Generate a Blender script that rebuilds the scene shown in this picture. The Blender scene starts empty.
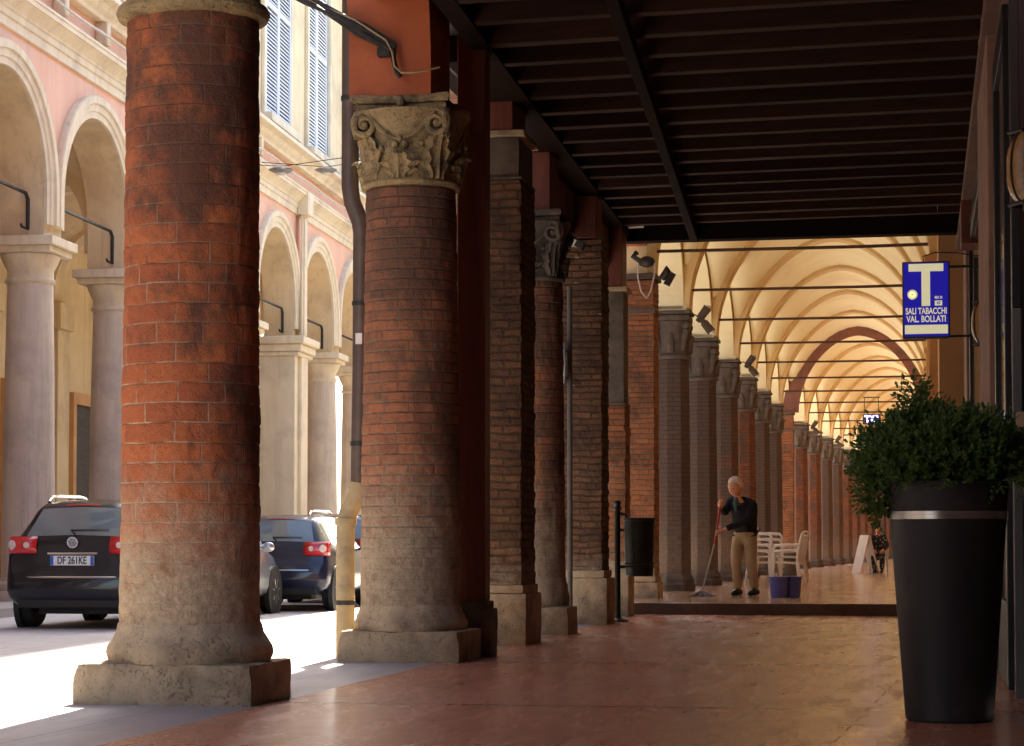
import bpy, math, random
from mathutils import Vector, Matrix, noise
random.seed(7)
R = math.radians
PI = math.pi
scene = bpy.context.scene
COL = scene.collection

# ------------------------------------------------------------------ materials
def newmat(name):
    m = bpy.data.materials.new(name); m.use_nodes = True
    nt = m.node_tree; nt.nodes.clear()
    out = nt.nodes.new('ShaderNodeOutputMaterial')
    b = nt.nodes.new('ShaderNodeBsdfPrincipled')
    nt.links.new(b.outputs[0], out.inputs[0])
    return m, nt, b
def N(nt, t, **kw):
    n = nt.nodes.new(t)
    for k, v in kw.items():
        if k.startswith('i_'):
            key = k[2:]
            n.inputs[int(key) if key.isdigit() else key.replace('_', ' ')].default_value = v
        else: setattr(n, k, v)
    return n
def L(nt, a, b): nt.links.new(a, b)
def c4(c): return (c[0], c[1], c[2], 1.0)
def mixc(nt, fac, a, b, mode='MIX'):
    n = nt.nodes.new('ShaderNodeMix'); n.data_type = 'RGBA'; n.blend_type = mode; n.clamp_factor = True
    for s, v in ((n.inputs[0], fac), (n.inputs[6], a), (n.inputs[7], b)):
        if isinstance(v, (int, float)): s.default_value = v
        elif isinstance(v, tuple): s.default_value = c4(v)
        else: L(nt, v, s)
    return n.outputs[2]
def ramp(nt, v, lo, hi, a=0.0, b=1.0):
    n = N(nt, 'ShaderNodeMapRange'); n.clamp = True
    L(nt, v, n.inputs[0])
    n.inputs[1].default_value = lo; n.inputs[2].default_value = hi
    n.inputs[3].default_value = a; n.inputs[4].default_value = b
    return n.outputs[0]
def math2(nt, op, a, b):
    n = N(nt, 'ShaderNodeMath', operation=op)
    for i, v in enumerate((a, b)):
        if isinstance(v, (int, float)): n.inputs[i].default_value = v
        else: L(nt, v, n.inputs[i])
    return n.outputs[0]
def tex_noise(nt, vec, scale, detail=5, rough=.6):
    n = N(nt, 'ShaderNodeTexNoise'); n.inputs['Scale'].default_value = scale
    n.inputs['Detail'].default_value = detail; n.inputs['Roughness'].default_value = rough
    if vec is not None: L(nt, vec, n.inputs['Vector'])
    return n.outputs[0]
def coords(nt, kind='Object'):
    return N(nt, 'ShaderNodeTexCoord').outputs[kind]
def bump(nt, b, h, strength=.4, dist=.01):
    n = N(nt, 'ShaderNodeBump'); n.inputs['Strength'].default_value = strength
    n.inputs['Distance'].default_value = dist
    L(nt, h, n.inputs['Height']); L(nt, n.outputs[0], b.inputs['Normal'])

def plain(name, c1, c2=None, scale=6., rough=.7, bmp=.15, metal=0., spec=.4, grime=None, gscale=1.3, coat=0., dist=.01, stretch=None, pits=0., streak=None, objvar=0.):
    m, nt, b = newmat(name)
    co = coords(nt)
    if stretch:
        mp = N(nt, 'ShaderNodeMapping'); mp.inputs['Scale'].default_value = stretch
        L(nt, co, mp.inputs[0]); co2 = mp.outputs[0]
    else: co2 = co
    c2 = c2 or tuple(x * .8 for x in c1)
    n1 = tex_noise(nt, co2, scale)
    col = mixc(nt, ramp(nt, n1, .35, .65), c1, c2)
    if grime:
        n2 = tex_noise(nt, co, gscale, 6, .65)
        col = mixc(nt, ramp(nt, n2, .5, .68, 0, .85), col, grime)
    if streak:
        mp3 = N(nt, 'ShaderNodeMapping'); mp3.inputs['Scale'].default_value = (5., 5., .28)
        L(nt, co, mp3.inputs[0]); n4 = tex_noise(nt, mp3.outputs[0], 1., 6, .7)
        col = mixc(nt, ramp(nt, n4, .52, .70, 0, .6), col, streak)
        cr = N(nt, 'ShaderNodeTexVoronoi'); cr.feature = 'DISTANCE_TO_EDGE'; cr.inputs['Scale'].default_value = .55
        wv = N(nt, 'ShaderNodeVectorMath', operation='ADD'); L(nt, co, wv.inputs[0])
        nz = N(nt, 'ShaderNodeTexNoise'); nz.inputs['Scale'].default_value = 2.2; L(nt, co, nz.inputs['Vector']); L(nt, nz.outputs[1], wv.inputs[1]); L(nt, wv.outputs[0], cr.inputs['Vector'])
        col = mixc(nt, math2(nt, 'MULTIPLY', ramp(nt, cr.outputs[0], .0, .006, 1., 0.), ramp(nt, n4, .50, .57, 0., .22)), col, tuple(x * .5 for x in streak))
    if objvar:
        oi = N(nt, 'ShaderNodeObjectInfo')
        col = mixc(nt, ramp(nt, oi.outputs['Random'], 0, 1, 0, objvar), col, tuple(x * .35 for x in c1))
    pt = None
    if pits:
        pn = tex_noise(nt, co, 48., 3, .6); pk = tex_noise(nt, co, 6., 4, .7)
        pt = math2(nt, 'MULTIPLY', ramp(nt, pn, .56, .66), ramp(nt, pk, .40, .62))
        col = mixc(nt, math2(nt, 'MULTIPLY', pt, pits), col, tuple(x * .35 for x in c1))
    L(nt, col, b.inputs['Base Color'])
    b.inputs['Roughness'].default_value = rough
    if rough > .2:
        L(nt, ramp(nt, n1, .2, .8, rough * .85, min(1, rough * 1.12)), b.inputs['Roughness'])
    b.inputs['Metallic'].default_value = metal
    b.inputs['Specular IOR Level'].default_value = spec
    b.inputs['Coat Weight'].default_value = coat
    b.inputs['Coat Roughness'].default_value = .06
    if bmp:
        n3 = tex_noise(nt, co, scale * 5, 6, .7)
        if pt is not None: n3 = math2(nt, 'SUBTRACT', n3, math2(nt, 'MULTIPLY', pt, .5))
        bump(nt, b, n3, bmp, dist)
    return m

def brick(name, ca, cb, mortar, bw, bh, plaster=None, pz=(.6, 1.1), soot=(.05, .028, .02), sootlo=.5, sootamt=.85, ms=.009, rough=.85, scl=1.0, bdist=.012, wobamt=.035, vary=None, darkx=0.):
    """brickwork on metre UVs: worn courses, soot patches, plaster left on the foot"""
    m, nt, b = newmat(name)
    uv = N(nt, 'ShaderNodeUVMap').outputs[0]
    co = coords(nt)
    wob = N(nt, 'ShaderNodeTexNoise'); wob.inputs['Scale'].default_value = 5.
    wob.inputs['Detail'].default_value = 3
    L(nt, co, wob.inputs['Vector'])
    v1 = N(nt, 'ShaderNodeVectorMath', operation='SUBTRACT'); L(nt, wob.outputs[1], v1.inputs[0]); v1.inputs[1].default_value = (.5, .5, .5)
    v2 = N(nt, 'ShaderNodeVectorMath', operation='SCALE'); L(nt, v1.outputs[0], v2.inputs[0]); v2.inputs['Scale'].default_value = wobamt
    v3 = N(nt, 'ShaderNodeVectorMath', operation='ADD'); L(nt, uv, v3.inputs[0]); L(nt, v2.outputs[0], v3.inputs[1])
    bt = N(nt, 'ShaderNodeTexBrick')
    L(nt, v3.outputs[0], bt.inputs['Vector'])
    bt.inputs['Scale'].default_value = scl
    bt.inputs['Brick Width'].default_value = bw; bt.inputs['Row Height'].default_value = bh
    bt.inputs['Mortar Size'].default_value = ms; bt.inputs['Mortar Smooth'].default_value = .35
    bt.inputs['Bias'].default_value = -.1
    bt.offset_frequency = 2; bt.squash = .72; bt.squash_frequency = 3
    bt.inputs['Color1'].default_value = c4(ca); bt.inputs['Color2'].default_value = c4(cb)
    bt.inputs['Mortar'].default_value = c4(mortar)
    jn = tex_noise(nt, co, 3.2, 5, .7)
    jc = mixc(nt, ramp(nt, jn, .40, .56), tuple(x * .45 for x in ca), mortar)
    col = mixc(nt, bt.outputs[1], bt.outputs[0], jc)
    fine = tex_noise(nt, co, 26., 6, .7)
    mid = tex_noise(nt, co, 5.5, 6, .65)
    col = mixc(nt, ramp(nt, fine, .3, .75, 0., .55), col, tuple(x * .45 for x in ca))
    pale = tex_noise(nt, co, 9., 5, .7)
    col = mixc(nt, ramp(nt, pale, .6, .75, 0, .5), col, tuple(min(1, x * 1.15 + .04) for x in cb))
    big = tex_noise(nt, co, 1.6, 7, .7)
    sep = N(nt, 'ShaderNodeSeparateXYZ'); L(nt, uv, sep.inputs[0])
    if darkx:  # dark patches grow denser toward +x and with height
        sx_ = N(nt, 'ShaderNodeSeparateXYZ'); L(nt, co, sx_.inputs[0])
        big = math2(nt, 'ADD', big, math2(nt, 'ADD', math2(nt, 'MULTIPLY', ramp(nt, sx_.outputs[0], -.12, .16), darkx), ramp(nt, sx_.outputs[2], 1.0, 3.6, -.08, .035)))
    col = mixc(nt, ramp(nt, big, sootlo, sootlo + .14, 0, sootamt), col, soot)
    if vary:
        oi = N(nt, 'ShaderNodeObjectInfo')
        f = math2(nt, 'ADD', oi.outputs['Random'], math2(nt, 'MULTIPLY', math2(nt, 'SUBTRACT', big, .5), 1.6))
        col = mixc(nt, ramp(nt, f, .42, .62, 0, .85), col, mixc(nt, bt.outputs[1], vary, tuple(x * .7 for x in vary)))
    hz = bt.outputs[1]
    if plaster:
        w = math2(nt, 'ADD', sep.outputs[1], math2(nt, 'MULTIPLY', math2(nt, 'SUBTRACT', mid, .5), 1.3))
        pm = ramp(nt, w, pz[0], pz[1], 1., 0.)
        pc = mixc(nt, ramp(nt, fine, .35, .7), plaster, tuple(x * .6 for x in plaster))
        pc = mixc(nt, ramp(nt, mid, .52, .66, 0, .7), pc, tuple(x * .35 for x in plaster))
        col = mixc(nt, math2(nt, 'MULTIPLY', pm, .92), col, pc)
        hz = math2(nt, 'MULTIPLY', hz, math2(nt, 'SUBTRACT', 1., math2(nt, 'MULTIPLY', pm, .75)))
    L(nt, col, b.inputs['Base Color'])
    b.inputs['Roughness'].default_value = rough
    b.inputs['Specular IOR Level'].default_value = .25
    pit = ramp(nt, tex_noise(nt, co, 60., 3, .6), .55, .68)
    h = math2(nt, 'ADD', math2(nt, 'MULTIPLY', hz, -1.), math2(nt, 'MULTIPLY', fine, 1.3))
    h = math2(nt, 'SUBTRACT', h, math2(nt, 'MULTIPLY', pit, .5))
    h = math2(nt, 'ADD', h, math2(nt, 'MULTIPLY', mid, 1.2))
    bump(nt, b, h, .75, bdist)
    return m

def paving(name, ca, cb, joint, bw, bh, rough, grime, ms=.004, rot=0., spec=.5, bdist=.003, uneven=.2, joint_every=0.):
    m, nt, b = newmat(name)
    co = coords(nt)
    mp = N(nt, 'ShaderNodeMapping'); mp.inputs['Rotation'].default_value = (0, 0, rot)
    L(nt, co, mp.inputs[0])
    bt = N(nt, 'ShaderNodeTexBrick'); L(nt, mp.outputs[0], bt.inputs['Vector'])
    bt.inputs['Scale'].default_value = 1.
    bt.inputs['Brick Width'].default_value = bw; bt.inputs['Row Height'].default_value = bh
    bt.inputs['Mortar Size'].default_value = ms; bt.inputs['Mortar Smooth'].default_value = .2
    bt.inputs['Color1'].default_value = c4(ca); bt.inputs['Color2'].default_value = c4(cb)
    bt.inputs['Mortar'].default_value = c4(joint)
    n1 = tex_noise(nt, co, 1.1, 6, .65); n2 = tex_noise(nt, co, 14., 6, .7)
    mp2 = N(nt, 'ShaderNodeMapping'); mp2.inputs['Scale'].default_value = (3., .5, 1.)
    L(nt, co, mp2.inputs[0]); n3 = tex_noise(nt, mp2.outputs[0], 1.4, 6, .65)
    col = mixc(nt, ramp(nt, n1, .45, .7, 0, .6), bt.outputs[0], grime)
    col = mixc(nt, ramp(nt, n2, .55, .8, 0, .25), col, tuple(x * .7 for x in ca))
    if joint_every:
        sp_ = N(nt, 'ShaderNodeSeparateXYZ'); L(nt, co, sp_.inputs[0])
        fr_ = math2(nt, 'FRACT', math2(nt, 'DIVIDE', math2(nt, 'ADD', sp_.outputs[1], math2(nt, 'ADD', 1.3, math2(nt, 'MULTIPLY', sp_.outputs[0], -.03))), joint_every), 0.)
        tk_ = tex_noise(nt, mp.outputs[0], 7., 2, .5)
        jm_ = math2(nt, 'MULTIPLY', ramp(nt, fr_, .018, .034, 1., 0.), ramp(nt, n1, .3, .5, .5, 1.))
        col = mixc(nt, math2(nt, 'MULTIPLY', jm_, .6), col, (.16, .07, .045))
        col = mixc(nt, math2(nt, 'MULTIPLY', ramp(nt, tk_, .62, .68), math2(nt, 'MULTIPLY', bt.outputs[1], .8)), col, (.12, .055, .035))
    L(nt, col, b.inputs['Base Color'])
    r1 = ramp(nt, n3, .3, .7, rough * .7, rough * 1.35)
    rr = math2(nt, 'ADD', r1, math2(nt, 'MULTIPLY', bt.outputs[1], .12))
    rr = math2(nt, 'ADD', rr, ramp(nt, n2, .45, .7, 0, .03))
    L(nt, rr, b.inputs['Roughness'])
    b.inputs['Specular IOR Level'].default_value = spec
    h = math2(nt, 'ADD', math2(nt, 'MULTIPLY', bt.outputs[1], -1.), math2(nt, 'MULTIPLY', n2, uneven))
    h = math2(nt, 'ADD', h, math2(nt, 'MULTIPLY', n3, uneven * 3))
    bump(nt, b, h, .5, bdist)
    return m

def emis(name, c, s):
    m, nt, b = newmat(name)
    b.inputs['Base Color'].default_value = c4(c)
    b.inputs['Emission Color'].default_value = c4(c); b.inputs['Emission Strength'].default_value = s
    b.inputs['Roughness'].default_value = .3
    return m
def glassy(name, c, rough=.05, spec=.8):
    m, nt, b = newmat(name)
    n = tex_noise(nt, coords(nt), 3.)
    L(nt, mixc(nt, ramp(nt, n, .3, .7, 0, .3), c, tuple(x * .6 for x in c)), b.inputs['Base Color'])
    b.inputs['Roughness'].default_value = rough; b.inputs['Specular IOR Level'].default_value = spec
    return m

M = dict(
 brick_big=brick('brick_big', (.55, .165, .06), (.36, .10, .045), (.58, .40, .27), .40, .1165, plaster=(.50, .39, .26), pz=(.65, 1.45), sootlo=.49, sootamt=.85, ms=.006, soot=(.095, .05, .034), wobamt=.018, darkx=.085),
 brick_old=brick('brick_old', (.42, .16, .08), (.27, .12, .07), (.30, .21, .14), .29, .082, plaster=(.42, .33, .23), pz=(.9, 1.7), sootlo=.47, sootamt=.75, wobamt=.016, darkx=.07, soot=(.09, .055, .038)),
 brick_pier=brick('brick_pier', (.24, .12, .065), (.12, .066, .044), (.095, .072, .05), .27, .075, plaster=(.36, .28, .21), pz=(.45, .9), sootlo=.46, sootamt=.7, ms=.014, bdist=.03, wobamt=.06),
 brick_orange=brick('brick_orange', (.40, .15, .065), (.24, .095, .05), (.27, .18, .11), .27, .075, plaster=(.35, .25, .17), pz=(.5, 1.1), sootlo=.48, sootamt=.7, ms=.011),
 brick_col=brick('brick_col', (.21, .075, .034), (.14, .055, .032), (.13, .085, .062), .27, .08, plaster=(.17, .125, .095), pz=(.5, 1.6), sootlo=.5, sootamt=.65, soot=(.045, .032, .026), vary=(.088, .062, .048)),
 stone=plain('stone', (.47, .36, .235), (.36, .275, .18), 5, .9, .7, grime=(.20, .15, .10), gscale=2.6, dist=.02, pits=.7),
 stone_cap=plain('stone_cap', (.46, .33, .16), (.28, .20, .10), 7, .9, .8, grime=(.09, .065, .045), gscale=5.5, dist=.03, pits=.8),
 stone_dark=plain('stone_dark', (.125, .095, .072), (.08, .06, .046), 6, .85, .5, grime=(.07, .05, .04), gscale=3.),
 stone_pale=plain('stone_pale', (.78, .68, .50), (.70, .60, .43), 3, .8, .25, grime=(.52, .44, .33), gscale=.7, stretch=(1, 1, .35), streak=(.50, .42, .32)),
 col_pale=plain('col_pale', (.68, .58, .46), (.57, .49, .40), 2.5, .8, .25, grime=(.42, .36, .31), gscale=.9, stretch=(1, 1, .3), streak=(.36, .31, .27)),
 plaster_orange=plain('plaster_orange', (.45, .115, .042), (.39, .095, .036), 2.5, .85, .15, grime=(.25, .07, .03), gscale=1.),
 plaster_pink=plain('plaster_pink', (.80, .49, .35), (.75, .44, .31), 1.5, .85, .15, grime=(.68, .50, .40), gscale=.8, stretch=(1, 1, .4), streak=(.60, .42, .33)),
 plaster_beige=plain('plaster_beige', (.76, .61, .38), (.68, .54, .33), 1.2, .85, .12, grime=(.52, .40, .27), gscale=.6, streak=(.50, .37, .24)),
 plaster_brown=plain('plaster_brown', (.15, .078, .055), (.12, .063, .046), 2., .8, .2, grime=(.12, .07, .05)),
 pilaster=plain('pilaster', (.30, .165, .12), (.25, .135, .10), 2., .8, .2, grime=(.16, .09, .065)),
 plaster_warm=plain('plaster_warm', (.62, .36, .16), (.56, .32, .14), 1.5, .85, .15, grime=(.42, .24, .12), gscale=.7),
 vault=plain('vault', (.90, .82, .53), (.87, .78, .49), .9, .85, .08, grime=(.80, .66, .42), gscale=.5),
 rib=plain('rib', (.70, .52, .26), (.65, .48, .23), 1.5, .85, .1, grime=(.5, .32, .15), gscale=.9),
 rib_brick=plain('rib_brick', (.27, .12, .09), (.22, .10, .08), 3, .85, .3, grime=(.15, .08, .07), gscale=2.),
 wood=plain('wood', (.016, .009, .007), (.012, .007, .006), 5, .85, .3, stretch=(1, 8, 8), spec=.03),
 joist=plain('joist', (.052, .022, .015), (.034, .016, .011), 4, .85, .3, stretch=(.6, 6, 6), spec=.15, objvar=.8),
 redwood=plain('redwood', (.16, .042, .028), (.12, .032, .022), 4, .6, .2, stretch=(6, 6, .6), spec=.35),
 iron=plain('iron', (.05, .045, .042), (.03, .028, .027), 12, .55, .2, metal=.4),
 rod=plain('rod', (.11, .06, .04), (.07, .04, .03), 9, .7, .2, metal=.2),
 pipe=plain('pipe', (.115, .08, .062), (.085, .06, .048), 5, .5, .1, metal=.25, grime=(.16, .12, .09)),
 pipe_buff=plain('pipe_buff', (.45, .34, .18), (.36, .27, .15), 6, .65, .25, grime=(.2, .15, .1), gscale=4),
 bin=plain('bin', (.028, .03, .028), (.02, .022, .02), 9, .45, .1, metal=.3),
 floor=paving('floor', (.66, .30, .185), (.60, .265, .16), (.34, .145, .09), .62, .31, .24, (.54, .24, .15), ms=.007, rot=R(3), bdist=.0004, uneven=.15, joint_every=4.4),
 floor_up=paving('floor_up', (.50, .30, .17), (.45, .26, .145), (.28, .16, .09), .5, .5, .14, (.38, .22, .13), ms=.004, bdist=.0006),
 border=paving('border', (.40, .36, .35), (.35, .32, .31), (.2, .18, .17), 1.1, .6, .5, (.29, .26, .26), ms=.006, rot=PI / 2),
 road=paving('road', (.56, .54, .51), (.50, .48, .46), (.34, .33, .32), .55, .28, .75, (.45, .44, .42), ms=.007, spec=.25, uneven=.5),
 ground=plain('ground', (.30, .28, .25), (.26, .24, .22), .4, .9, .2),
 riser=plain('riser', (.15, .10, .075), (.11, .075, .058), 4, .6, .3, grime=(.07, .05, .04)),
 pot=plain('pot', (.030, .027, .028), (.024, .022, .023), 9, .55, .08, spec=.35, grime=(.05, .043, .038), gscale=3., stretch=(1, 1, .3)),
 steel=plain('steel', (.5, .47, .43), (.4, .38, .35), 8, .3, .03, metal=.9, stretch=(1, 1, 20)),
 leaf=plain('leaf', (.14, .24, .055), (.08, .15, .035), 9, .5, 0, spec=.4),
 leaf_dry=plain('leaf_dry', (.19, .23, .06), (.13, .17, .045), 9, .5, 0),
 stem=plain('stem', (.10, .07, .04), (.06, .045, .03), 12, .8, .3),
 sign_blue=emis('sign_blue', (.012, .009, .27), .19),
 sign_white=emis('sign_white', (.80, .74, .45), .13),
 sign_far=emis('sign_far', (.30, .30, 1.), 2.2),
 sign_case=plain('sign_case', (.10, .10, .11), (.08, .08, .09), 9, .4, .05, metal=.5),
 amber=plain('amber', (.36, .18, .05), (.24, .11, .03), 30, .25, .2, spec=.6),
 lens=plain('lens', (.75, .74, .70), (.65, .64, .6), 20, .2, 0, spec=.7),
 shop_dark=plain('shop_dark', (.022, .02, .02), (.016, .015, .015), 6, .4, .05),
 shop_glass=glassy('shop_glass', (.015, .014, .014), .06),
 slate=plain('slate', (.13, .12, .115), (.10, .095, .09), 4, .6, .2),
 plaque=plain('plaque', (.42, .27, .17), (.36, .23, .14), 9, .6, .1),
 plaque_red=plain('plaque_red', (.3, .05, .03), None, 9, .6, 0),
 shutter=plain('shutter', (.60, .63, .70), (.54, .57, .64), 4, .6, .05),
 shutter_white=plain('shutter_white', (.78, .80, .82), (.70, .72, .75), 4, .6, .05),
 window_dark=glassy('window_dark', (.05, .06, .07), .08),
 cable=plain('cable', (.035, .028, .022), (.02, .017, .014), 20, .7, .2),
 cable_pale=plain('cable_pale', (.62, .58, .52), (.5, .46, .42), 20, .6, .1),
 cable_buff=plain('cable_buff', (.42, .29, .15), (.34, .23, .12), 20, .6, .1),
 paint_navy=plain('paint_navy', (.004, .005, .012), (.004, .004, .010), 2, .3, 0, spec=.3, coat=.45),
 paint_blue=plain('paint_blue', (.008, .012, .035), (.006, .009, .026), 2, .3, 0, spec=.3, coat=.5),
 paint_silver=plain('paint_silver', (.42, .45, .48), (.40, .42, .46), 2, .3, 0, metal=.6, coat=1.),
 paint_black=plain('paint_black', (.012, .012, .014), (.01, .01, .012), 2, .25, 0, coat=1.),
 car_glass=glassy('car_glass', (.15, .19, .20), .03, 1.),
 tyre=plain('tyre', (.02, .02, .02), (.015, .015, .015), 20, .8, .1),
 rim=plain('rim', (.45, .45, .46), (.35, .35, .36), 6, .3, .02, metal=.8),
 tail=plain('tail', (.55, .02, .025), (.45, .015, .02), 30, .15, 0, spec=.8),
 tail_white=plain('tail_white', (.7, .62, .6), (.6, .5, .5), 30, .15, 0, spec=.8),
 chrome=plain('chrome', (.7, .7, .72), (.6, .6, .62), 6, .12, 0, metal=1.),
 plate=plain('plate', (.72, .74, .76), (.68, .70, .72), 9, .45, 0),
 plate_blue=plain('plate_blue', (.03, .12, .5), None, 9, .45, 0),
 ink=plain('ink', (.02, .02, .025), None, 9, .5, 0),
 trim_black=plain('trim_black', (.015, .015, .015), (.012, .012, .012), 9, .6, .05),
 skin=plain('skin', (.66, .34, .22), (.60, .28, .18), 9, .55, .05),
 hair_white=plain('hair_white', (.72, .66, .60), (.60, .54, .48), 40, .8, .3),
 hair_dark=plain('hair_dark', (.03, .02, .015), None, 40, .7, .3),
 jumper=plain('jumper', (.014, .015, .024), (.010, .011, .017), 25, .9, .3),
 shirt=plain('shirt', (.06, .14, .15), (.05, .11, .12), 20, .85, .1),
 khaki=plain('khaki', (.44, .34, .20), (.37, .28, .165), 8, .9, .2),
 shoe=plain('shoe', (.02, .016, .014), None, 9, .45, .05),
 dress=None,
 red_handle=plain('red_handle', (.40, .03, .03), (.33, .025, .025), 9, .4, .02),
 handle_grey=plain('handle_grey', (.35, .33, .3), None, 9, .4, .02),
 mop=plain('mop', (.26, .23, .22), (.17, .15, .15), 40, .95, .5),
 bucket=plain('bucket', (.13, .17, .62), (.11, .14, .55), 5, .4, .03),
 plastic_white=plain('plastic_white', (.74, .68, .60), (.68, .62, .55), 5, .45, .03),
 board_white=plain('board_white', (.70, .62, .55), (.62, .55, .48), 5, .5, .03),
 sign_round=plain('sign_round', (.42, .52, .62), (.36, .46, .56), 9, .4, .02),
 tag=plain('tag', (.75, .72, .66), None, 9, .6, .02),
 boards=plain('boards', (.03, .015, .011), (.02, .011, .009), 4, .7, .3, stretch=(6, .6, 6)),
)
def dotted():
    m, nt, b = newmat('dress')
    v = N(nt, 'ShaderNodeTexVoronoi'); v.inputs['Scale'].default_value = 16.
    L(nt, coords(nt), v.inputs['Vector'])
    L(nt, mixc(nt, ramp(nt, v.outputs[0], .25, .32), (.45, .40, .38), (.02, .018, .022)), b.inputs['Base Color'])
    b.inputs['Roughness'].default_value = .9
    return m
M['dress'] = dotted()
for k_ in ('leaf', 'leaf_dry'):
    nt_ = M[k_].node_tree; pb_ = next(n for n in nt_.nodes if n.type == 'BSDF_PRINCIPLED'); ou_ = next(n for n in nt_.nodes if n.type == 'OUTPUT_MATERIAL')
    tr_ = nt_.nodes.new('ShaderNodeBsdfTranslucent'); mx_ = nt_.nodes.new('ShaderNodeMixShader'); mx_.inputs[0].default_value = .4
    nt_.links.new(pb_.inputs['Base Color'].links[0].from_socket, tr_.inputs[0])
    nt_.links.new(pb_.outputs[0], mx_.inputs[1]); nt_.links.new(tr_.outputs[0], mx_.inputs[2]); nt_.links.new(mx_.outputs[0], ou_.inputs[0])

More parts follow.
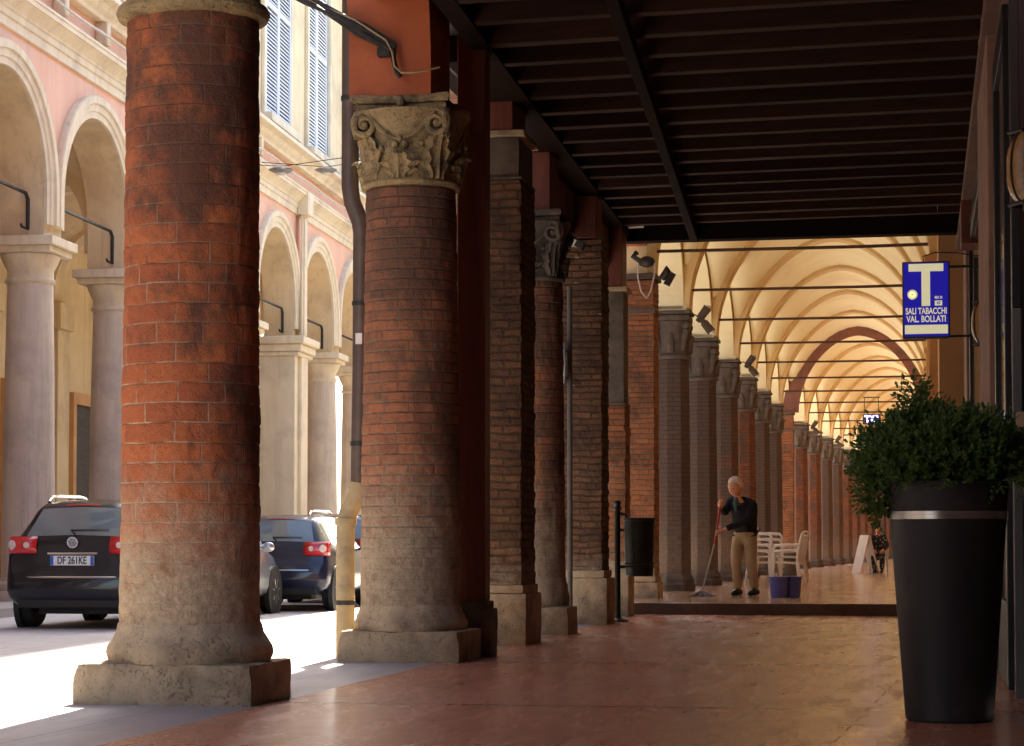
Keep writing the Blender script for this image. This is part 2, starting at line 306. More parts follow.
# ------------------------------------------------------------------ mesh tools
class MB:
    def __init__(s): s.v = []; s.f = []; s.uv = []; s.sm = []
    def add(s, vs, fs, uvs=None, smooth=False):
        o = len(s.v); s.v += [tuple(p) for p in vs]
        for i, f in enumerate(fs):
            s.f.append(tuple(o + k for k in f)); s.sm.append(smooth)
            s.uv.append(uvs[i] if uvs else None)
        return s
    def box(s, x0, x1, y0, y1, z0, z1, T=None):
        vs = [(x, y, z) for z in (z0, z1) for y in (y0, y1) for x in (x0, x1)]
        if T is not None: vs = [tuple(T @ Vector(p)) for p in vs]
        fs = [(0, 2, 3, 1), (4, 5, 7, 6), (0, 1, 5, 4), (2, 6, 7, 3), (0, 4, 6, 2), (1, 3, 7, 5)]
        return s.add(vs, fs)
    def rbox(s, x0, x1, y0, y1, z0, z1, seg=.06, rad=.02, amp=.008, seed=0., chips=(), course=None):
        """worn stone block: gridded, rounded and dented"""
        nx, ny, nz = [max(2, int(abs(b - a) / seg)) for a, b in ((x0, x1), (y0, y1), (z0, z1))]
        if course: nz = int((z1 - z0) / course[0] * 5)
        idx = {}; vs = []
        c = Vector(((x0 + x1) / 2, (y0 + y1) / 2, (z0 + z1) / 2)); h = Vector(((x1 - x0) / 2, (y1 - y0) / 2, (z1 - z0) / 2))
        def vert(i, j, k):
            if (i, j, k) in idx: return idx[(i, j, k)]
            p = Vector((x0 + (x1 - x0) * i / nx, y0 + (y1 - y0) * j / ny, z0 + (z1 - z0) * k / nz))
            q = p - c; inn = Vector([max(-h[a] + rad, min(h[a] - rad, q[a])) for a in range(3)])
            dlt = q - inn
            if dlt.length > 1e-6: q = inn + dlt.normalized() * min(rad, dlt.length)
            nn = noise.noise_vector((p + Vector((seed, seed * 2, 0))) * 9.)
            q += nn * amp
            n2 = noise.noise((p + Vector((seed, 3, seed))) * 4.)
            q -= q.normalized() * max(0, n2) * amp * 1.5
            if course:
                row = math.floor(p.z / course[0]); fz = p.z / course[0] - row
                gz = max(0, 1 - min(fz, 1 - fz) / .17)
                for ax, hh, ot in ((0, h.x, q.y), (1, h.y, q.x)):
                    if abs(abs(q[ax]) - hh) < .04:
                        rn = noise.noise(Vector((row * 5.7 + ax * 11 + seed, math.floor(ot / .14 + row * .5) * 3.1, 2 * (q[ax] > 0))))
                        q[ax] += (1 if q[ax] > 0 else -1) * course[1] * (rn * 1.3 - .7 * gz)
            for (cx, cy, cz, cr, cd) in chips:
                d = (p - Vector((cx, cy, cz))).length
                if d < cr: q -= q.normalized() * cd * (1 - d / cr)
            idx[(i, j, k)] = len(vs); vs.append(tuple(c + q)); return idx[(i, j, k)]
        fs = []
        for i in range(nx):
            for j in range(ny):
                fs.append((vert(i, j, 0), vert(i, j + 1, 0), vert(i + 1, j + 1, 0), vert(i + 1, j, 0)))
                fs.append((vert(i, j, nz), vert(i + 1, j, nz), vert(i + 1, j + 1, nz), vert(i, j + 1, nz)))
        for i in range(nx):
            for k in range(nz):
                fs.append((vert(i, 0, k), vert(i + 1, 0, k), vert(i + 1, 0, k + 1), vert(i, 0, k + 1)))
                fs.append((vert(i, ny, k), vert(i, ny, k + 1), vert(i + 1, ny, k + 1), vert(i + 1, ny, k)))
        for j in range(ny):
            for k in range(nz):
                fs.append((vert(0, j, k), vert(0, j, k + 1), vert(0, j + 1, k + 1), vert(0, j + 1, k)))
                fs.append((vert(nx, j, k), vert(nx, j + 1, k), vert(nx, j + 1, k + 1), vert(nx, j, k + 1)))
        return s.add(vs, fs, None, True)
    def lathe(s, prof, c=(0, 0, 0), seg=32, sx=1., sy=1., smooth=True, phase=0., amp=0., seed=0., sub=0, T=None, course=None):
        if sub:
            pp = [prof[0]]
            for a, b in zip(prof, prof[1:]):
                n = max(1, int(math.hypot(b[0] - a[0], b[1] - a[1]) / sub))
                for i in range(1, n + 1): pp.append((a[0] + (b[0] - a[0]) * i / n, a[1] + (b[1] - a[1]) * i / n))
            prof = pp
        vs = []; fs = []; uvs = []
        rm = max(p[0] for p in prof)
        for r, z in prof:
            for k in range(seg):
                a = 2 * PI * k / seg + phase; rr = r
                if amp:
                    rr += amp * noise.noise(Vector((math.cos(a) * 3 + seed, math.sin(a) * 3, z * 4))) + amp * .5 * noise.noise(Vector((math.cos(a) * 9 + seed, math.sin(a) * 9, z * 13)))
                if course:
                    bh, bw, dep = course
                    row = math.floor(z / bh); fz = z / bh - row
                    fade = min(1, max(0, (z - .7) / .5)) * .85 + .15
                    gz = max(0, 1 - min(fz, 1 - fz) / .10)
                    cell = math.floor(a * rm / bw + (.5 if row % 2 else 0))
                    rr += dep * fade * (.9 * noise.noise(Vector((row * 7.31 + seed, cell * 3.77, 1.5))) - .8 * gz * (1 + .5 * noise.noise(Vector((a * 6, z * 5, seed)))))
                    ero = noise.noise(Vector((math.cos(a) * 5 + seed, math.sin(a) * 5, z * 6)))
                    rr -= dep * 1.6 * fade * max(0, ero - .25)
                p = Vector((c[0] + sx * rr * math.cos(a), c[1] + sy * rr * math.sin(a), c[2] + z))
                vs.append(tuple(T @ p) if T is not None else tuple(p))
        for i in range(len(prof) - 1):
            for k in range(seg):
                k2 = (k + 1) % seg
                fs.append((i * seg + k, i * seg + k2, (i + 1) * seg + k2, (i + 1) * seg + k))
                u0 = 2 * PI * k / seg * rm; u1 = 2 * PI * (k + 1) / seg * rm
                z0 = prof[i][1]; z1 = prof[i + 1][1]
                uvs.append(((u0, z0), (u1, z0), (u1, z1), (u0, z1)))
        if prof[0][0] > 1e-4: fs.append(tuple(reversed(range(seg)))); uvs.append(None)
        if prof[-1][0] > 1e-4: fs.append(tuple(range((len(prof) - 1) * seg, len(prof) * seg))); uvs.append(None)
        return s.add(vs, fs, uvs, smooth)
    def tube(s, pts, r, seg=8, smooth=True):
        pts = [Vector(p) for p in pts]; n = len(pts)
        rs = [r] * n if isinstance(r, (int, float)) else r
        vs = []; fs = []; up = None
        for i, p in enumerate(pts):
            t = (pts[min(i + 1, n - 1)] - pts[max(i - 1, 0)]).normalized()
            if up is None:
                up = Vector((0, 0, 1)) if abs(t.z) < .9 else Vector((1, 0, 0))
            a = t.cross(up)
            if a.length < 1e-4: a = t.cross(Vector((0, 1, .3)))
            a.normalize(); b = a.cross(t).normalized(); up = b
            for k in range(seg):
                q = 2 * PI * k / seg
                vs.append(tuple(p + (a * math.cos(q) + b * math.sin(q)) * rs[i]))
        for i in range(n - 1):
            for k in range(seg):
                k2 = (k + 1) % seg
                fs.append((i * seg + k, i * seg + k2, (i + 1) * seg + k2, (i + 1) * seg + k))
        fs.append(tuple(reversed(range(seg)))); fs.append(tuple(range((n - 1) * seg, n * seg)))
        return s.add(vs, fs, None, smooth)
    def sphere(s, c, r, seg=12, rings=8, sc=(1, 1, 1)):
        vs = [(c[0], c[1], c[2] - r * sc[2])]; fs = []
        for i in range(1, rings):
            t = PI * i / rings - PI / 2
            for k in range(seg):
                a = 2 * PI * k / seg
                vs.append((c[0] + r * sc[0] * math.cos(t) * math.cos(a), c[1] + r * sc[1] * math.cos(t) * math.sin(a), c[2] + r * sc[2] * math.sin(t)))
        vs.append((c[0], c[1], c[2] + r * sc[2])); last = len(vs) - 1
        for k in range(seg):
            k2 = (k + 1) % seg
            fs.append((0, 1 + k2, 1 + k)); fs.append((last, last - seg + k, last - seg + k2))
            for i in range(rings - 2):
                a = 1 + i * seg
                fs.append((a + k, a + k2, a + seg + k2, a + seg + k))
        return s.add(vs, fs, None, True)
    def prism(s, poly, z0, z1, T=None, smooth=False):
        n = len(poly)
        vs = [(p[0], p[1], z0) for p in poly] + [(p[0], p[1], z1) for p in poly]
        if T is not None: vs = [tuple(T @ Vector(p)) for p in vs]
        fs = [tuple(reversed(range(n))), tuple(range(n, 2 * n))]
        for k in range(n): fs.append((k, (k + 1) % n, n + (k + 1) % n, n + k))
        return s.add(vs, fs, None, smooth)
    def build(s, name, mat, parent=None, bevel=0., angle=38, uvbox=True):
        me = bpy.data.meshes.new(name); me.from_pydata(s.v, [], s.f); me.update()
        uvl = me.uv_layers.new(name='UVMap')
        for p in me.polygons:
            p.use_smooth = s.sm[p.index]
            u = s.uv[p.index]
            n = p.normal
            for j, li in enumerate(p.loop_indices):
                if u: uvl.data[li].uv = u[j]
                else:
                    co = me.vertices[me.loops[li].vertex_index].co
                    if abs(n.z) > .8: uvl.data[li].uv = (co.x, co.y)
                    elif abs(n.x) > abs(n.y): uvl.data[li].uv = (co.y + .11, co.z)
                    else: uvl.data[li].uv = (co.x, co.z)
        if any(s.sm): me.set_sharp_from_angle(angle=R(angle))
        me.materials.append(mat if not isinstance(mat, str) else M[mat])
        o = bpy.data.objects.new(name, me); COL.objects.link(o)
        if parent is not None: o.parent = parent
        if bevel:
            b = o.modifiers.new('Bevel', 'BEVEL'); b.width = bevel; b.segments = 2; b.limit_method = 'ANGLE'; b.angle_limit = R(40)
        return o

def tag(o, label, cat, group=None):
    o['label'] = label; o['category'] = cat
    if group: o['group'] = group
    return o
def thing(name, label, cat, loc=(0, 0, 0), rz=0., group=None):
    o = bpy.data.objects.new(name, None); COL.objects.link(o)
    o.location = loc; o.rotation_euler = (0, 0, rz); o.empty_display_size = .2
    return tag(o, label, cat, group)
def struct(name, mb, mat, kind='structure', **kw):
    o = mb.build(name, mat, None, **kw); o['kind'] = kind; return o
def dup(root, loc, rz=None, label=None):
    r = root.copy(); COL.objects.link(r); r.location = loc
    if rz is not None: r.rotation_euler = (0, 0, rz)
    if label: r['label'] = label
    for ch in list(root.children):
        c = ch.copy(); COL.objects.link(c); c.parent = r
        for g in list(ch.children):
            d = g.copy(); COL.objects.link(d); d.parent = c
    return r
def text(name, body, size, mat, parent, loc, rot, ext=.002, sx=1., off=0., align='CENTER'):
    cu = bpy.data.curves.new(name, 'FONT'); cu.body = body; cu.size = size; cu.extrude = ext; cu.offset = off
    cu.align_x = align; cu.align_y = 'CENTER'
    o = bpy.data.objects.new(name, cu); COL.objects.link(o)
    bpy.context.view_layer.update()
    me = bpy.data.meshes.new_from_object(o.evaluated_get(bpy.context.evaluated_depsgraph_get()))
    bpy.data.objects.remove(o); o = bpy.data.objects.new(name, me); COL.objects.link(o)
    me.materials.clear(); me.materials.append(M[mat]); o.parent = parent; o.location = loc; o.rotation_euler = rot; o.scale = (sx, 1, 1)
    return o

# ------------------------------------------------------------------ ground
b = MB(); b.add([(-300, -300, -.14), (300, -300, -.14), (300, 400, -.14), (-300, 400, -.14)], [(0, 1, 2, 3)])
struct('ground', b, 'ground')
b = MB(); b.box(-12.6, -4.92, -14, 150, -.20, -.05); struct('road', b, 'road')
b = MB()
for i in range(18): b.box(-4.92, -4.62, -14 + i * 2.4, -14 + i * 2.4 + 2.395, -.20, 0.)
struct('kerb', b, 'border', bevel=.008)
b = MB(); b.box(-4.62, -3.72, -14, 27.8, -.2, 0.); struct('stone_border', b, 'border')
b = MB(); b.box(-3.72, .75, -14, 27.8, -.2, 0.); struct('floor', b, 'floor')
b = MB(); b.box(-4.75, .4, 27.84, 150, -.2, .15); b.box(.4, 6, 60, 150, -.2, .149); struct('raised_floor', b, 'floor_up')
b = MB(); b.rbox(-4.70, .45, 27.75, 27.95, -.1, .153, .09, .014, .003); struct('step', b, 'riser')

# ------------------------------------------------------------------ columns of the near portico
def corinthian(parent, zc, zt, r, half, mat, seed=0.):
    """capital from height zc to zt: bell, abacus, corner volutes and acanthus leaves"""
    h = zt - zc
    b = MB(); ab = .17 * h
    b.lathe([(r * 1.02, zc + .045), (r * 1.01, zc + .3 * h), (r * 1.06, zc + .55 * h), (r * 1.18, zc + .72 * h), (r * 1.32, zt - ab)], seg=36, amp=.012, sub=.05, seed=seed)
    b.lathe([(r * 1.0, zc), (r * 1.09, zc + .008), (r * 1.12, zc + .03), (r * 1.09, zc + .052), (r * 1.0, zc + .058)], seg=36, amp=.008, seed=seed)
    cap = b.build('capital', mat, parent)
    a = MB()
    for (k, z0, z1) in ((.93, zt - ab, zt - ab * .55), (1., zt - ab * .5, zt)):
        poly = []
        for s_ in range(4):
            for i in range(10):
                t = -1 + 2 * (i + .0) / 10
                x = t * half * k; y = -half * k * (1 - .15 * (1 - t * t))
                ang = s_ * PI / 2
                poly.append((x * math.cos(ang) - y * math.sin(ang), x * math.sin(ang) + y * math.cos(ang)))
        nz = 4; n = len(poly); vs = []; fs = []
        for j in range(nz):
            z = z0 + (z1 - z0) * j / (nz - 1); sh = 1 - .035 * (1 if j in (0, nz - 1) else 0)
            for p in poly:
                d = noise.noise(Vector((p[0] * 9 + seed, p[1] * 9, z * 12))) * .018
                vs.append((p[0] * sh * (1 + d), p[1] * sh * (1 + d), z + d * .5))
        for j in range(nz - 1):
            for q in range(n): fs.append((j * n + q, j * n + (q + 1) % n, (j + 1) * n + (q + 1) % n, (j + 1) * n + q))
        fs.append(tuple(reversed(range(n)))); fs.append(tuple(range((nz - 1) * n, nz * n)))
        a.add(vs, fs, None, True)
    a.build('abacus', mat, cap)
    vr = .15 * h
    for s_ in range(4):
        ang = PI / 4 + s_ * PI / 2
        dirv = Vector((math.cos(ang), math.sin(ang), 0)); nrm = Vector((-math.sin(ang), math.cos(ang), 0))
        # two spirals, one on each face next to the corner
        vb = MB()
        for sd in (-1, 1):
            fc = ang + sd * PI / 4                         # the face this spiral lies on
            out = Vector((math.cos(fc), math.sin(fc), 0)); tan = Vector((-math.sin(fc), math.cos(fc), 0)) * (-sd)
            cen = out * (half * .90) + tan * (half * .72) + Vector((0, 0, zt - ab - vr * 1.05))
            pts = []; rs = []
            st = out * (r * 1.05) + tan * (r * .05) + Vector((0, 0, zc + .50 * h))
            for i in range(7):
                t = i / 6
                p = st.lerp(cen + Vector((0, 0, vr)) - tan * vr * .1, t) - Vector((0, 0, .06 * h * math.sin(PI * t)))
                pts.append(p); rs.append(.012 + .016 * t)
            for i in range(1, 26):
                t = i / 25; th = PI / 2 - t * 2 * PI * 1.6; rad = vr * (1 - .82 * t)
                pts.append(cen + tan * math.cos(th) * rad + Vector((0, 0, math.sin(th) * rad)) + out * .012 * math.sin(t * 3)); rs.append(.03 * (1 - .5 * t))
            vb.tube(pts, rs, 7)
            vb.sphere(tuple(cen), vr * .28, 8, 6)
        pts = [dirv * (r * 1.1) + Vector((0, 0, zc + .58 * h)), dirv * (half * 1.08) + Vector((0, 0, zc + .68 * h)), dirv * (half * 1.2) + Vector((0, 0, zt - ab - vr * .3))]
        vb.tube(pts, [.03, .04, .05], 8)
        vb.build('volute', mat, cap)
    # acanthus leaves: lobed curling blades in two rows
    def leaf(ang, zb, hh, w, lean):
        lb = MB(); nu, nv = 10, 12; vs = []; fs = []
        dirv = Vector((math.cos(ang), math.sin(ang), 0)); tan = Vector((-math.sin(ang), math.cos(ang), 0))
        for side in (0, 1):
            for j in range(nv + 1):
                v = j / nv
                curl = lean * max(0, v - .45) ** 1.6 * 2.6
                zz = zb + hh * (v if v < .86 else .86 + (.86 - v) * .9)
                wid = w * (.55 + .6 * math.sin(PI * min(1, v * 1.05)) ** .8) * (1 - .55 * max(0, v - .6) / .4) * (1 + .22 * math.cos(v * 2 * PI * 4.2))
                for i in range(nu + 1):
                    u = -1 + 2 * i / nu
                    bow = .035 * (1 - u * u) + .016 * math.cos(u * 3.4 * PI) * (1 - .3 * v)
                    rad = r * (1.03 + .1 * v) + bow + curl - side * .022
                    p = dirv * rad + tan * (u * wid * (1 if side == 0 else .93)) + Vector((0, 0, zz))
                    vs.append(tuple(p))
        o = (nu + 1) * (nv + 1)
        for side in (0, 1):
            for j in range(nv):
                for i in range(nu):
                    q = side * o + j * (nu + 1) + i; f = (q, q + 1, q + nu + 2, q + nu + 1)
                    fs.append(f if side == 0 else f[::-1])
        for j in range(nv):
            for i in (0, nu):
                q = j * (nu + 1) + i; f = (q, q + nu + 1, q + o + nu + 1, q + o); fs.append(f if i == nu else f[::-1])
        lb.add(vs, fs, None, True); return lb
    for k in range(8):
        ang = k * PI / 4
        diag = (k % 2 == 1)
        leaf(ang, zc + .05, h * (.60 if diag else .34), r * .34, .09 if diag else .05).build('leaf', mat, cap, angle=60)
    # fleurons and bead pairs on each face
    fb = MB()
    for s_ in range(4):
        a0 = s_ * PI / 2
        for dx, dz, rr in ((-.1, .44, .03), (.1, .44, .034), (0, .5, .028), (-.42, .40, .026), (.45, .46, .026)):
            a1 = a0 + dx
            fb.sphere((math.cos(a1) * r * 1.07, math.sin(a1) * r * 1.07, zc + dz * h), rr, 8, 6)
        fb.sphere((math.cos(a0) * half * .9, math.sin(a0) * half * .9, zt - ab * .5), .05, 8, 6, (.7, .7, 1))
    fb.build('flower', mat, cap)
    return cap

def round_column(label, cx, cy, sy, r0, r1, plx, ply, plz, ringz, ztop_shaft, cap, mat, seed, group='columns of the near portico', ringr=None, capmat='stone_cap', course=None):
    t = thing('brick_column', label, 'column', (cx, cy, 0), 0, group)
    b = MB()
    b.rbox(plx[0] - cx, plx[1] - cx, ply[0] - cy, ply[1] - cy, -.02, plz, .035, .013, .007, seed,
           chips=((plx[0] - cx, ply[0] - cy, plz, .09, .035), (plx[1] - cx, ply[0] - cy, plz * .9, .07, .03), (plx[0] - cx + .42, ply[0] - cy, plz, .08, .025), (plx[1] - cx - .22, ply[0] - cy, plz, .06, .02), (plx[0] - cx + .75, ply[0] - cy, 0, .08, .02)))
    b.build('plinth', 'stone', t)
    rr = ringr or r0 * 1.145
    b = MB()
    b.lathe([(rr * .965, plz - .004), (rr * .99, plz + .03), (rr * 1.0, plz + (ringz - plz) * .38), (rr * .985, plz + (ringz - plz) * .62), (rr * .95, plz + (ringz - plz) * .8), (r0 * 1.085, ringz), (r0 * 1.05, ringz + .02), (r0 * 1.02, ringz + .07), (r0 * .97, ringz + .10)], seg=48, sy=sy, amp=.016, seed=seed, sub=.03)
    b.build('base', 'stone', t)
    b = MB()
    h = ztop_shaft - ringz
    b.lathe([(r0, ringz + .02), (r0 * .995, ringz + h * .3), (r1 + (r0 - r1) * .45, ringz + h * .6), (r1, ztop_shaft)], seg=160 if course else 64, sy=sy, amp=.008, seed=seed, sub=course[0] / 9 if course else .07, course=course)
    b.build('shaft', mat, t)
    if cap == 'plain':
        z = ztop_shaft
        b = MB()
        b.lathe([(r1 * .98, z - .02), (r1 * 1.13, z), (r1 * 1.17, z + .035), (r1 * 1.13, z + .075), (r1 * 1.02, z + .09), (r1 * 1.02, z + .34), (r1 * 1.3, z + .45), (r1 * 1.3, z + .5)], seg=48, sy=sy, amp=.006, sub=.04)
        hh = r1 * 1.32
        b.box(-hh, hh, -hh * sy, hh * sy, z + .5, z + .62)
        b.build('capital', capmat, t)
    else:
        corinthian(t, ztop_shaft - .01, cap[0], r1, cap[1], capmat, seed)
    return t

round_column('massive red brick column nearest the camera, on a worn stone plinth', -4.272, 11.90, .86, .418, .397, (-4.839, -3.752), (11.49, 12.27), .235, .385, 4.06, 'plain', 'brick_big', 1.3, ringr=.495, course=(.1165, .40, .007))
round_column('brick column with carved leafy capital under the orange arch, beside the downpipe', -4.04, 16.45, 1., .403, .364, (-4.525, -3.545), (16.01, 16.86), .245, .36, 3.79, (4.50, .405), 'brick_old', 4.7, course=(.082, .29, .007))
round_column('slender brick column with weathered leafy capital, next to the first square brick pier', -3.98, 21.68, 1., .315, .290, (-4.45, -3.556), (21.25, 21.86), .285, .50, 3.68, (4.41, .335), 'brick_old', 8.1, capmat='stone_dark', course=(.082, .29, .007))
# one more of the row stands behind the viewpoint
round_column('brick column behind the viewpoint, back along the portico', -4.33, 7.4, .9, .44, .42, (-4.85, -3.77), (6.98, 7.85), .235, .41, 4.06, 'plain', 'brick_big', 11.3)

# square piers and the post
def square_pier(label, x0, x1, y0, y1, pedz, pedout, zt, mat, stone_from=None, slab=True, cap=None):
    cx, cy = (x0 + x1) / 2, (y0 + y1) / 2
    t = thing('brick_pier', label, 'pier', (cx, cy, 0), 0, 'square piers of the near portico')
    hx, hy = (x1 - x0) / 2, (y1 - y0) / 2
    b = MB(); b.rbox(-hx - pedout, hx + pedout, -hy, hy + pedout, -.02, pedz * .86, .05, .02, .006, cx + cy)
    b.rbox(-hx - pedout * .45, hx + pedout * .45, -hy + .01, hy + pedout * .4, pedz * .85, pedz, .05, .02, .006, cy)
    b.build('pedestal', 'stone', t)
    zs = stone_from or zt
    # wavy brick edges: a gridded box with worn arrises
    b = MB(); b.rbox(-hx, hx, -hy + .02, hy - .02, pedz - .01, zs, .045, .016, .008, cx * 3, course=(.075, .012))
    b.build('shaft', mat, t)
    if stone_from:
        b = MB(); b.rbox(-hx + .02, hx - .02, -hy + .03, hy - .03, zs - .002, zt, .07, .02, .005, cy); b.rbox(-hx - .005, hx + .005, -hy + .005, hy, zs + .003, zs + .03, .07, .01, .003, cy)
        b.build('stone_block', 'stone_dark', t)
    if slab:
        b = MB(); b.rbox(-hx - .02, hx + .03, -hy - .005, hy + .01, zt + .001, zt + .065, .06, .015, .004, cx); b.build('cap_slab', 'stone', t)
    return t
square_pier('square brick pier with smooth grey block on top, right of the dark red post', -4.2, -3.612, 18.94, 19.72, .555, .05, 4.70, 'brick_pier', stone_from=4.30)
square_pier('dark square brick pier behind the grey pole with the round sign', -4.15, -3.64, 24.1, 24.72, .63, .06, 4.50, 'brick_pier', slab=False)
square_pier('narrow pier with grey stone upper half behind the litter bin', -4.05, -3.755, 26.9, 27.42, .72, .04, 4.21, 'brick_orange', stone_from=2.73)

t = thing('timber_post', 'dark red square timber post on a stone foot behind the leafy capital column', 'post', (-3.61, 17.0, 0))
b = MB(); b.rbox(-.18, .135, -.12, .22, -.02, .40, .05, .02, .005, 2); b.rbox(-.17, .11, -.10, .2, .39, .465, .05, .02, .005, 5); b.build('foot', 'stone_dark', t)
b = MB(); b.box(-.16, .078, -.06, .16, .46, 5.18); b.build('shaft', 'redwood', t, bevel=.012)

# ------------------------------------------------------------------ house above the near portico
house = thing('portico_house', 'near house carried on the brick columns, with an orange plaster arch', 'house', (-4.2, 12, 0))
def arcade_wall(mb, ys, hw, zc, zs, ztop, x0, x1, n=28, rise=None, inner=None):
    """wall over a row of supports at ys, pierced by round arches springing at zs; zc: top of the capitals"""
    for i, (a, c) in enumerate(zip(ys, ys[1:])):
        ya, yb = a + hw, c - hw; m = (ya + yb) / 2; r = (yb - ya) / 2; rz = rise or r
        pts = [(m - r * math.cos(PI * k / n), zs + rz * math.sin(PI * k / n)) for k in range(n + 1)]
        for (p, q) in zip(pts, pts[1:]):
            mb.add([(x1, p[0], p[1]), (x1, q[0], q[1]), (x1, q[0], ztop), (x1, p[0], ztop)], [(0, 1, 2, 3)])
            mb.add([(x0, p[0], p[1]), (x0, p[0], ztop), (x0, q[0], ztop), (x0, q[0], q[1])], [(0, 1, 2, 3)])
            (inner or mb).add([(x0, p[0], p[1]), (x0, q[0], q[1]), (x1, q[0], q[1]), (x1, p[0], p[1])], [(0, 1, 2, 3)], None, True)
    for y in ys:
        mb.add([(x1, y - hw, zs), (x1, y + hw, zs), (x1, y + hw, ztop), (x1, y - hw, ztop)], [(0, 1, 2, 3)])
        mb.add([(x0, y - hw, zs), (x0, y - hw, ztop), (x0, y + hw, ztop), (x0, y + hw, zs)], [(0, 1, 2, 3)])
        vs = [(x, yy, z) for z in (zc, zs) for yy in (y - hw, y + hw) for x in (x0, x1)]
        (inner or mb).add(vs, [(0, 2, 3, 1), (0, 1, 5, 4), (2, 6, 7, 3), (0, 4, 6, 2), (1, 3, 7, 5)])
    y0, y1 = ys[0] - hw, ys[-1] + hw
    mb.add([(x0, y0, ztop), (x1, y0, ztop), (x1, y1, ztop), (x0, y1, ztop)], [(0, 1, 2, 3)])
    for y, fl in ((y0, 0), (y1, 1)):
        f = (0, 1, 2, 3) if fl == 0 else (3, 2, 1, 0)
        mb.add([(x0, y, zs), (x1, y, zs), (x1, y, ztop), (x0, y, ztop)], [f])
    return mb
b = MB(); arcade_wall(b, [-9.1, -4.6, -.1, 4.45], .34, 4.50, 4.70, 14, -.27, .40)
# local to the house root: y 4.45 is the leafy-capital column, -.1 the nearest one
b.build('arch_wall', 'plaster_orange', house)
b = MB(); b.box(-.30, .30, 4.9, 15.9, 5.48, 14); b.build('upper_wall', 'plaster_orange', house)
b = MB(); b.box(-.27, .40, -26, -9.45, -.1, 14); b.build('corner_wall', 'plaster_orange', house)
# eaves of the timber part: longitudinal beam and corbels
def at_house(x, y): return (x + 4.2, y - 12)
b = MB()
for (xa, ya), (xb, yb) in (((-3.49, 17.3), (-3.78, 27.74)),):
    w = -.30
    vs = []
    for (x, y) in ((xa, ya), (xb, yb)):
        for z in (5.03, 5.47):
            for dx in (0, -3.96 - x):
                p = at_house(x + dx, y); vs.append((p[0], p[1], z))
    b.add(vs, [(0, 2, 3, 1), (4, 5, 7, 6), (0, 1, 5, 4), (2, 6, 7, 3), (0, 4, 6, 2), (1, 3, 7, 5)])
for (xa, ya), (xb, yb) in (((-3.435, -2), (-3.435, 15.4)), ((-3.435, 15.4), (-3.49, 17.296))):
    vs = []
    for (x, y) in ((xa, ya), (xb, yb)):
        for z in (5.035, 5.25):
            for dx in (0, -.165):
                p = at_house(x + dx, y); vs.append((p[0], p[1], z))
    b.add(vs, [(0, 2, 3, 1), (4, 5, 7, 6), (0, 1, 5, 4), (2, 6, 7, 3), (0, 4, 6, 2), (1, 3, 7, 5)])
b.build('edge_beam', 'wood', house)
b = MB(); b.box(-.2, .235, 10.2, 15.7, 4.55, 5.479); b.build('infill_wall', 'plaster_brown', house)
b = MB(); b.box(-.18, .24, 5.2, 15.73, 5.26, 5.478); b.build('wall_plate', 'wood', house)
for (x0, x1, y0, y1, z0, z1) in ((-3.96, -3.69, 18.95, 19.6, 4.766, 5.175), (-4.03, -3.79, 21.5, 22.0, 4.412, 5.175), (-4.15, -3.705, 24.12, 24.6, 4.502, 5.0), (-4.02, -3.80, 26.92, 27.4, 4.277, 5.175)):
    p = at_house(x0, y0); q = at_house(x1, y1)
    b = MB(); b.box(p[0], q[0], p[1], q[1], z0, z1); b.build('corbel', 'redwood', house, bevel=.01)

# ------------------------------------------------------------------ timber ceiling
ceil = thing('timber_ceiling', 'dark timber ceiling of close parallel joists over the near portico', 'ceiling', (-1.5, 16, 5.05))
def at_c(x, y): return (x + 1.5, y - 16)
def midx(y): return -2.21 - (y - 15.13) * .0573
def leftx(y): return -3.44 - max(0, y - 15.4) * .03
sk = -.056
for i in range(-23, 15):
    yr = 16.66 + .709 * i
    for side in (0, 1):
        xm = midx(yr + .15)
        xa, xb = (xm, .62) if side == 0 else (leftx(yr), xm - .004)
        ya = yr + (0.56 - xa) * .056; yb = yr + (.56 - xb) * .056
        zo = random.uniform(-.006, .006); wv = random.uniform(-.01, .01); hw = random.uniform(.06, .074)
        vs = []
        for (x, y) in ((xa, ya), (xb, yb)):
            for z in (0 + zo, .205):
                for d in (-hw, hw):
                    p = at_c(x, y + d + (wv if x == xa else 0)); vs.append((p[0], p[1], z))
        b = MB(); b.add(vs, [(0, 2, 3, 1), (4, 5, 7, 6), (0, 1, 5, 4), (2, 6, 7, 3), (0, 4, 6, 2), (1, 3, 7, 5)])
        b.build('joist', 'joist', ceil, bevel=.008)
b = MB()
vs = []
for y in (-2, 27.6):
    for z in (-.13, -.006):
        for d in (-.05, .05):
            p = at_c(midx(y) + d, y); vs.append((p[0], p[1], z))
b.add(vs, [(0, 2, 3, 1), (4, 5, 7, 6), (0, 1, 5, 4), (2, 6, 7, 3), (0, 4, 6, 2), (1, 3, 7, 5)])
b.build('cross_beam', 'wood', ceil, bevel=.01)
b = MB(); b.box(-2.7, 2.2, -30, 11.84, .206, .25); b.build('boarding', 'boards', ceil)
b = MB(); b.box(-2.36, 2.2, 11.55, 11.80, -.10, .203); b.build('end_beam', 'wood', ceil, bevel=.012)

